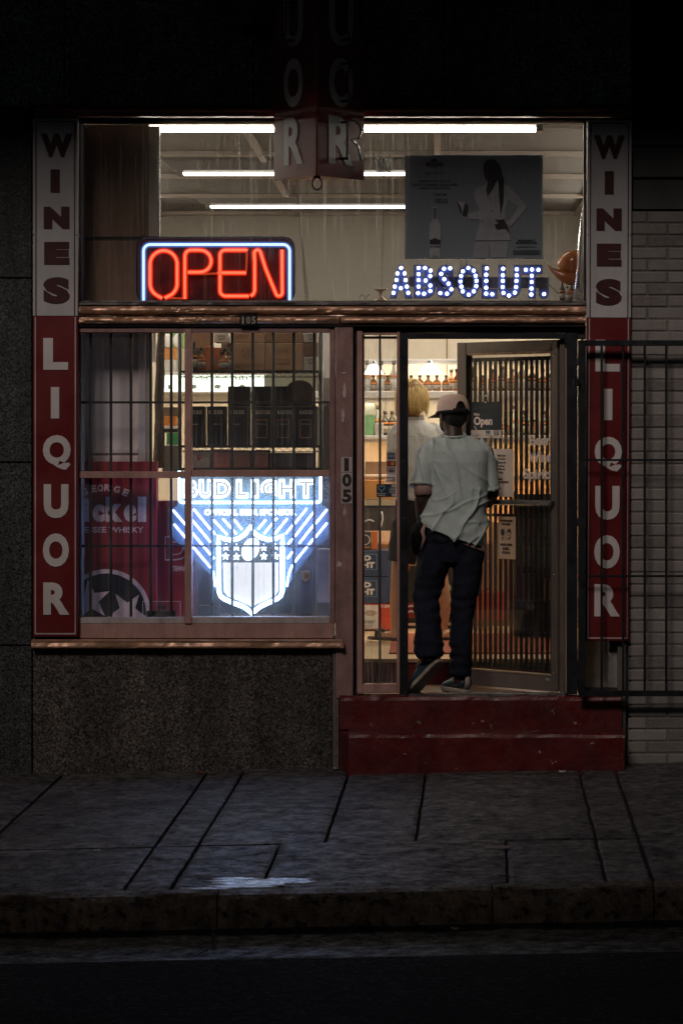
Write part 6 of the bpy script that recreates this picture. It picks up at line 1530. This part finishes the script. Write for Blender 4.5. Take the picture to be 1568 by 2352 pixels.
# --- customer at the counter
WD = 2.3
wo = thing('person', 'person with blond bob hair, pale shirt and dark shorts standing at the counter', 'person', (X(958,WD), WD, FZ))
skin_l = M('skin_tan', (.50,.27,.15), .5, var=.08, vs=20)
def wp_(px, py, d=WD): return W(px, py, d)
def wr(px, py, d, hw, hd, tx=0, ty=0): p = wp_(px, py, d); return (p.x, p.y, p.z, hw/345, hd, tx, ty)
b2 = MB()
rings(b2, [wr(960,1215,WD,44,.11),wr(960,1165,WD,46,.12),wr(960,1095,WD,40,.10),wr(958,1030,WD,44,.10),wr(955,992,WD,46,.085),wr(952,976,WD,34,.065),wr(950,966,WD,18,.05)])
b2.tube([wp_(950,975),wp_(948,955),wp_(946,935)], [.055,.048,.048], 14)
WH = wp_(945,912); wyaw = R(52)
add_head(b2, WH, wyaw, R(-8), .98)
b2.tube([wp_(938,1205,2.28),wp_(925,1270,2.27),wp_(915,1330,2.26),wp_(913,1385,2.27),wp_(909,1440,2.28),wp_(908,1466,2.28)], [.085,.072,.052,.054,.036,.034], 16)
b2.tube([wp_(985,1205,2.34),wp_(1000,1270,2.35),wp_(1011,1330,2.35),wp_(1018,1385,2.36),wp_(1016,1440,2.36),wp_(1015,1462,2.36)], [.085,.072,.052,.054,.036,.034], 16)
for fx, fd, py in ((908,2.28,1470),(1015,2.36,1468)):
    q = wp_(fx, py, fd); q.z = FZ+.05
    b2.tube([q+Vector((.04,-.03,-.01)), q+Vector((-.03,.02,-.006)), q+Vector((-.10,.07,-.018)), q+Vector((-.145,.10,-.026))], [(.034,.034),(.036,.038),(.024,.042),(.012,.036)], 12, ref=(0,0,1))
    for k in range(5):
        s0 = q+Vector((-.125+.018*k,.058+.024*k,-.028)); b2.tube([s0, s0+Vector((-.035,.022,-.004))], [.010,.008], 8)
b2.tube([wp_(912,988,2.28),wp_(914,1030,2.26),wp_(922,1080,2.26),wp_(912,1105,2.36),wp_(900,1110,2.52)], [.046,.044,.038,.034,.026], 14)
b2.tube([wp_(996,988,2.34),wp_(1002,1030,2.36),wp_(1000,1080,2.38),wp_(980,1105,2.46),wp_(958,1110,2.58)], [.046,.044,.038,.034,.026], 14)
add_hand(b2, wp_(900,1110,2.52), (-.5,.85,0), (.2,.1,1), .5); add_hand(b2, wp_(958,1110,2.58), (-.6,.8,0), (.2,.1,-1), .5)
put(remesh(b2, 'body', .0075, 3), 'body', skin_l, wo, smooth=True)
sh = MB()
rings(sh, [wr(960,1150,WD,54,.15),wr(960,1100,WD,52,.14),wr(958,1040,WD,52,.135),wr(956,1000,WD,52,.115),wr(954,982,WD,44,.095),wr(951,970,WD,30,.075),wr(949,962,WD,20,.064)])
sh.tube([wp_(922,985),wp_(913,1000,2.28),wp_(913,1040,2.26)], [(.06,.06),(.072,.07),(.075,.074)], 18, ref=(0,1,0)); sh.tube([wp_(988,985),wp_(997,1000,2.34),wp_(1001,1040,2.36)], [(.06,.06),(.072,.07),(.075,.074)], 18, ref=(0,1,0))
shm = cloth('shirt_pale', (.52,.52,.50), .06, 800, .35)
so_ = put(remesh(sh, 'shirt', .0085, 3, folds(6,.008,(1.2,1,.8),2)), 'shirt', shm, wo, smooth=True)
B(MB().tube([Vector((wp_(949,962).x+.068*math.cos(k*.2618), WD+.064*math.sin(k*.2618), wp_(0,960).z+.01*math.sin(k*.2618))) for k in range(24)], [(.016,.006)]*24, 8, closed=True, ref=(0,0,1)), 'collar', shm, so_, smooth=True)
B(MB().tube([wp_(912,1004,2.155),wp_(935,1008,2.15),wp_(960,1007,2.15),wp_(985,1006,2.17)], .0025, 5), 'yoke_seam', shm, so_)
sr = MB(); rings(sr, [wr(960,1215,WD,52,.14),wr(960,1170,WD,54,.145),wr(960,1120,WD,50,.135)])
sr.tube([wp_(938,1200,2.28),wp_(928,1250,2.27),wp_(921,1292,2.265)], [.115,.10,.095], 18); sr.tube([wp_(985,1200,2.34),wp_(998,1250,2.35),wp_(1005,1292,2.35)], [.115,.10,.095], 18)
put(remesh(sr, 'shorts', .009, 3, folds(8,.006)), 'shorts', cloth('shorts_dark', (.02,.02,.024), .2), wo, smooth=True)
blond_d = M('blond_hair_dark', (.30,.16,.05), .5, var=.4, vs=60, bump=.6, bs=300, stretch=(1,1,.15))
blond = M('blond_hair', (.92,.64,.27), .45, var=.2, vs=60, bump=.6, bs=300, stretch=(1,1,.15))
ha = MB(); ha.ellipsoid(WH+Vector((.0,-.012,.02)), .104,.110,.102,24,14); ha.ellipsoid(WH+Vector((.01,-.035,-.045)), .098,.085,.065,20,12)
hair_me = remesh(ha, 'hair', .008, 2, lambda co, n_: .006*noise.noise(Vector((co.x*26,co.y*26,co.z*5)))+.003*noise.noise(Vector((co.x*70,co.y*70,co.z*9))))
hair_o = put(hair_me, 'hair', blond_d, wo, smooth=True)
stn = MB(); r_ = random.Random(11)
for k in range(520):
    a = r_.uniform(0, 2*math.pi); rr = 1+r_.uniform(-.02,.10)*(r_.random()**2)+.01; sw_ = r_.uniform(-.25,.25); pts = []
    zend = r_.uniform(-.065,-.135) if math.sin(a) < .3 else r_.uniform(-.05,-.08)
    for j in range(7):
        t_ = j/6; th_ = .25+1.45*t_
        zc = .02+.104*math.cos(th_) if th_ < 1.57 else .02-(th_-1.57)/.13*0
        z = .125*(1-t_)**1.0*1.0+zend*t_ if j else .124
        rad = math.sin(min(1.57, .25+t_*2.4))*(1-.10*max(0,t_-.75)*4*r_.uniform(.2,1))
        aa = a+sw_*t_
        pts.append(WH+Vector((.107*rad*rr*math.cos(aa), -.014+.113*rad*rr*math.sin(aa), z)))
    stn.tube(pts, [.0008,.0022,.0026,.0026,.0024,.0018,.0004], 4)
so2 = B(stn, 'strands', blond, hair_o, smooth=True)
sdm = M('sandal', (.03,.02,.015), .6)
for fx, fd in ((908,2.28),(1015,2.36)):
    q = wp_(fx, 1470, fd); q.z = FZ
    m = Matrix.Translation(q+Vector((-.055,.04,.0135))) @ Matrix.Rotation(R(56), 4, 'Z')
    ms = MB().flat([(-.035,-.13),(-.045,.02),(-.046,.10),(-.02,.15),(.02,.148),(.044,.09),(.036,-.02),(.032,-.13)], 0, .022).mesh('sandal', .004); ms.transform(m); o = put(ms, 'sandal', sdm, wo)
    ms = MB().tube([(-.046,.06,.02),(-.036,.06,.065),(0,.055,.078),(.036,.06,.062),(.046,.06,.02)], [(.003,.016)]*5, 8, ref=(0,0,1)).mesh('strap'); ms.transform(m); put(ms, 'strap', sdm, o)
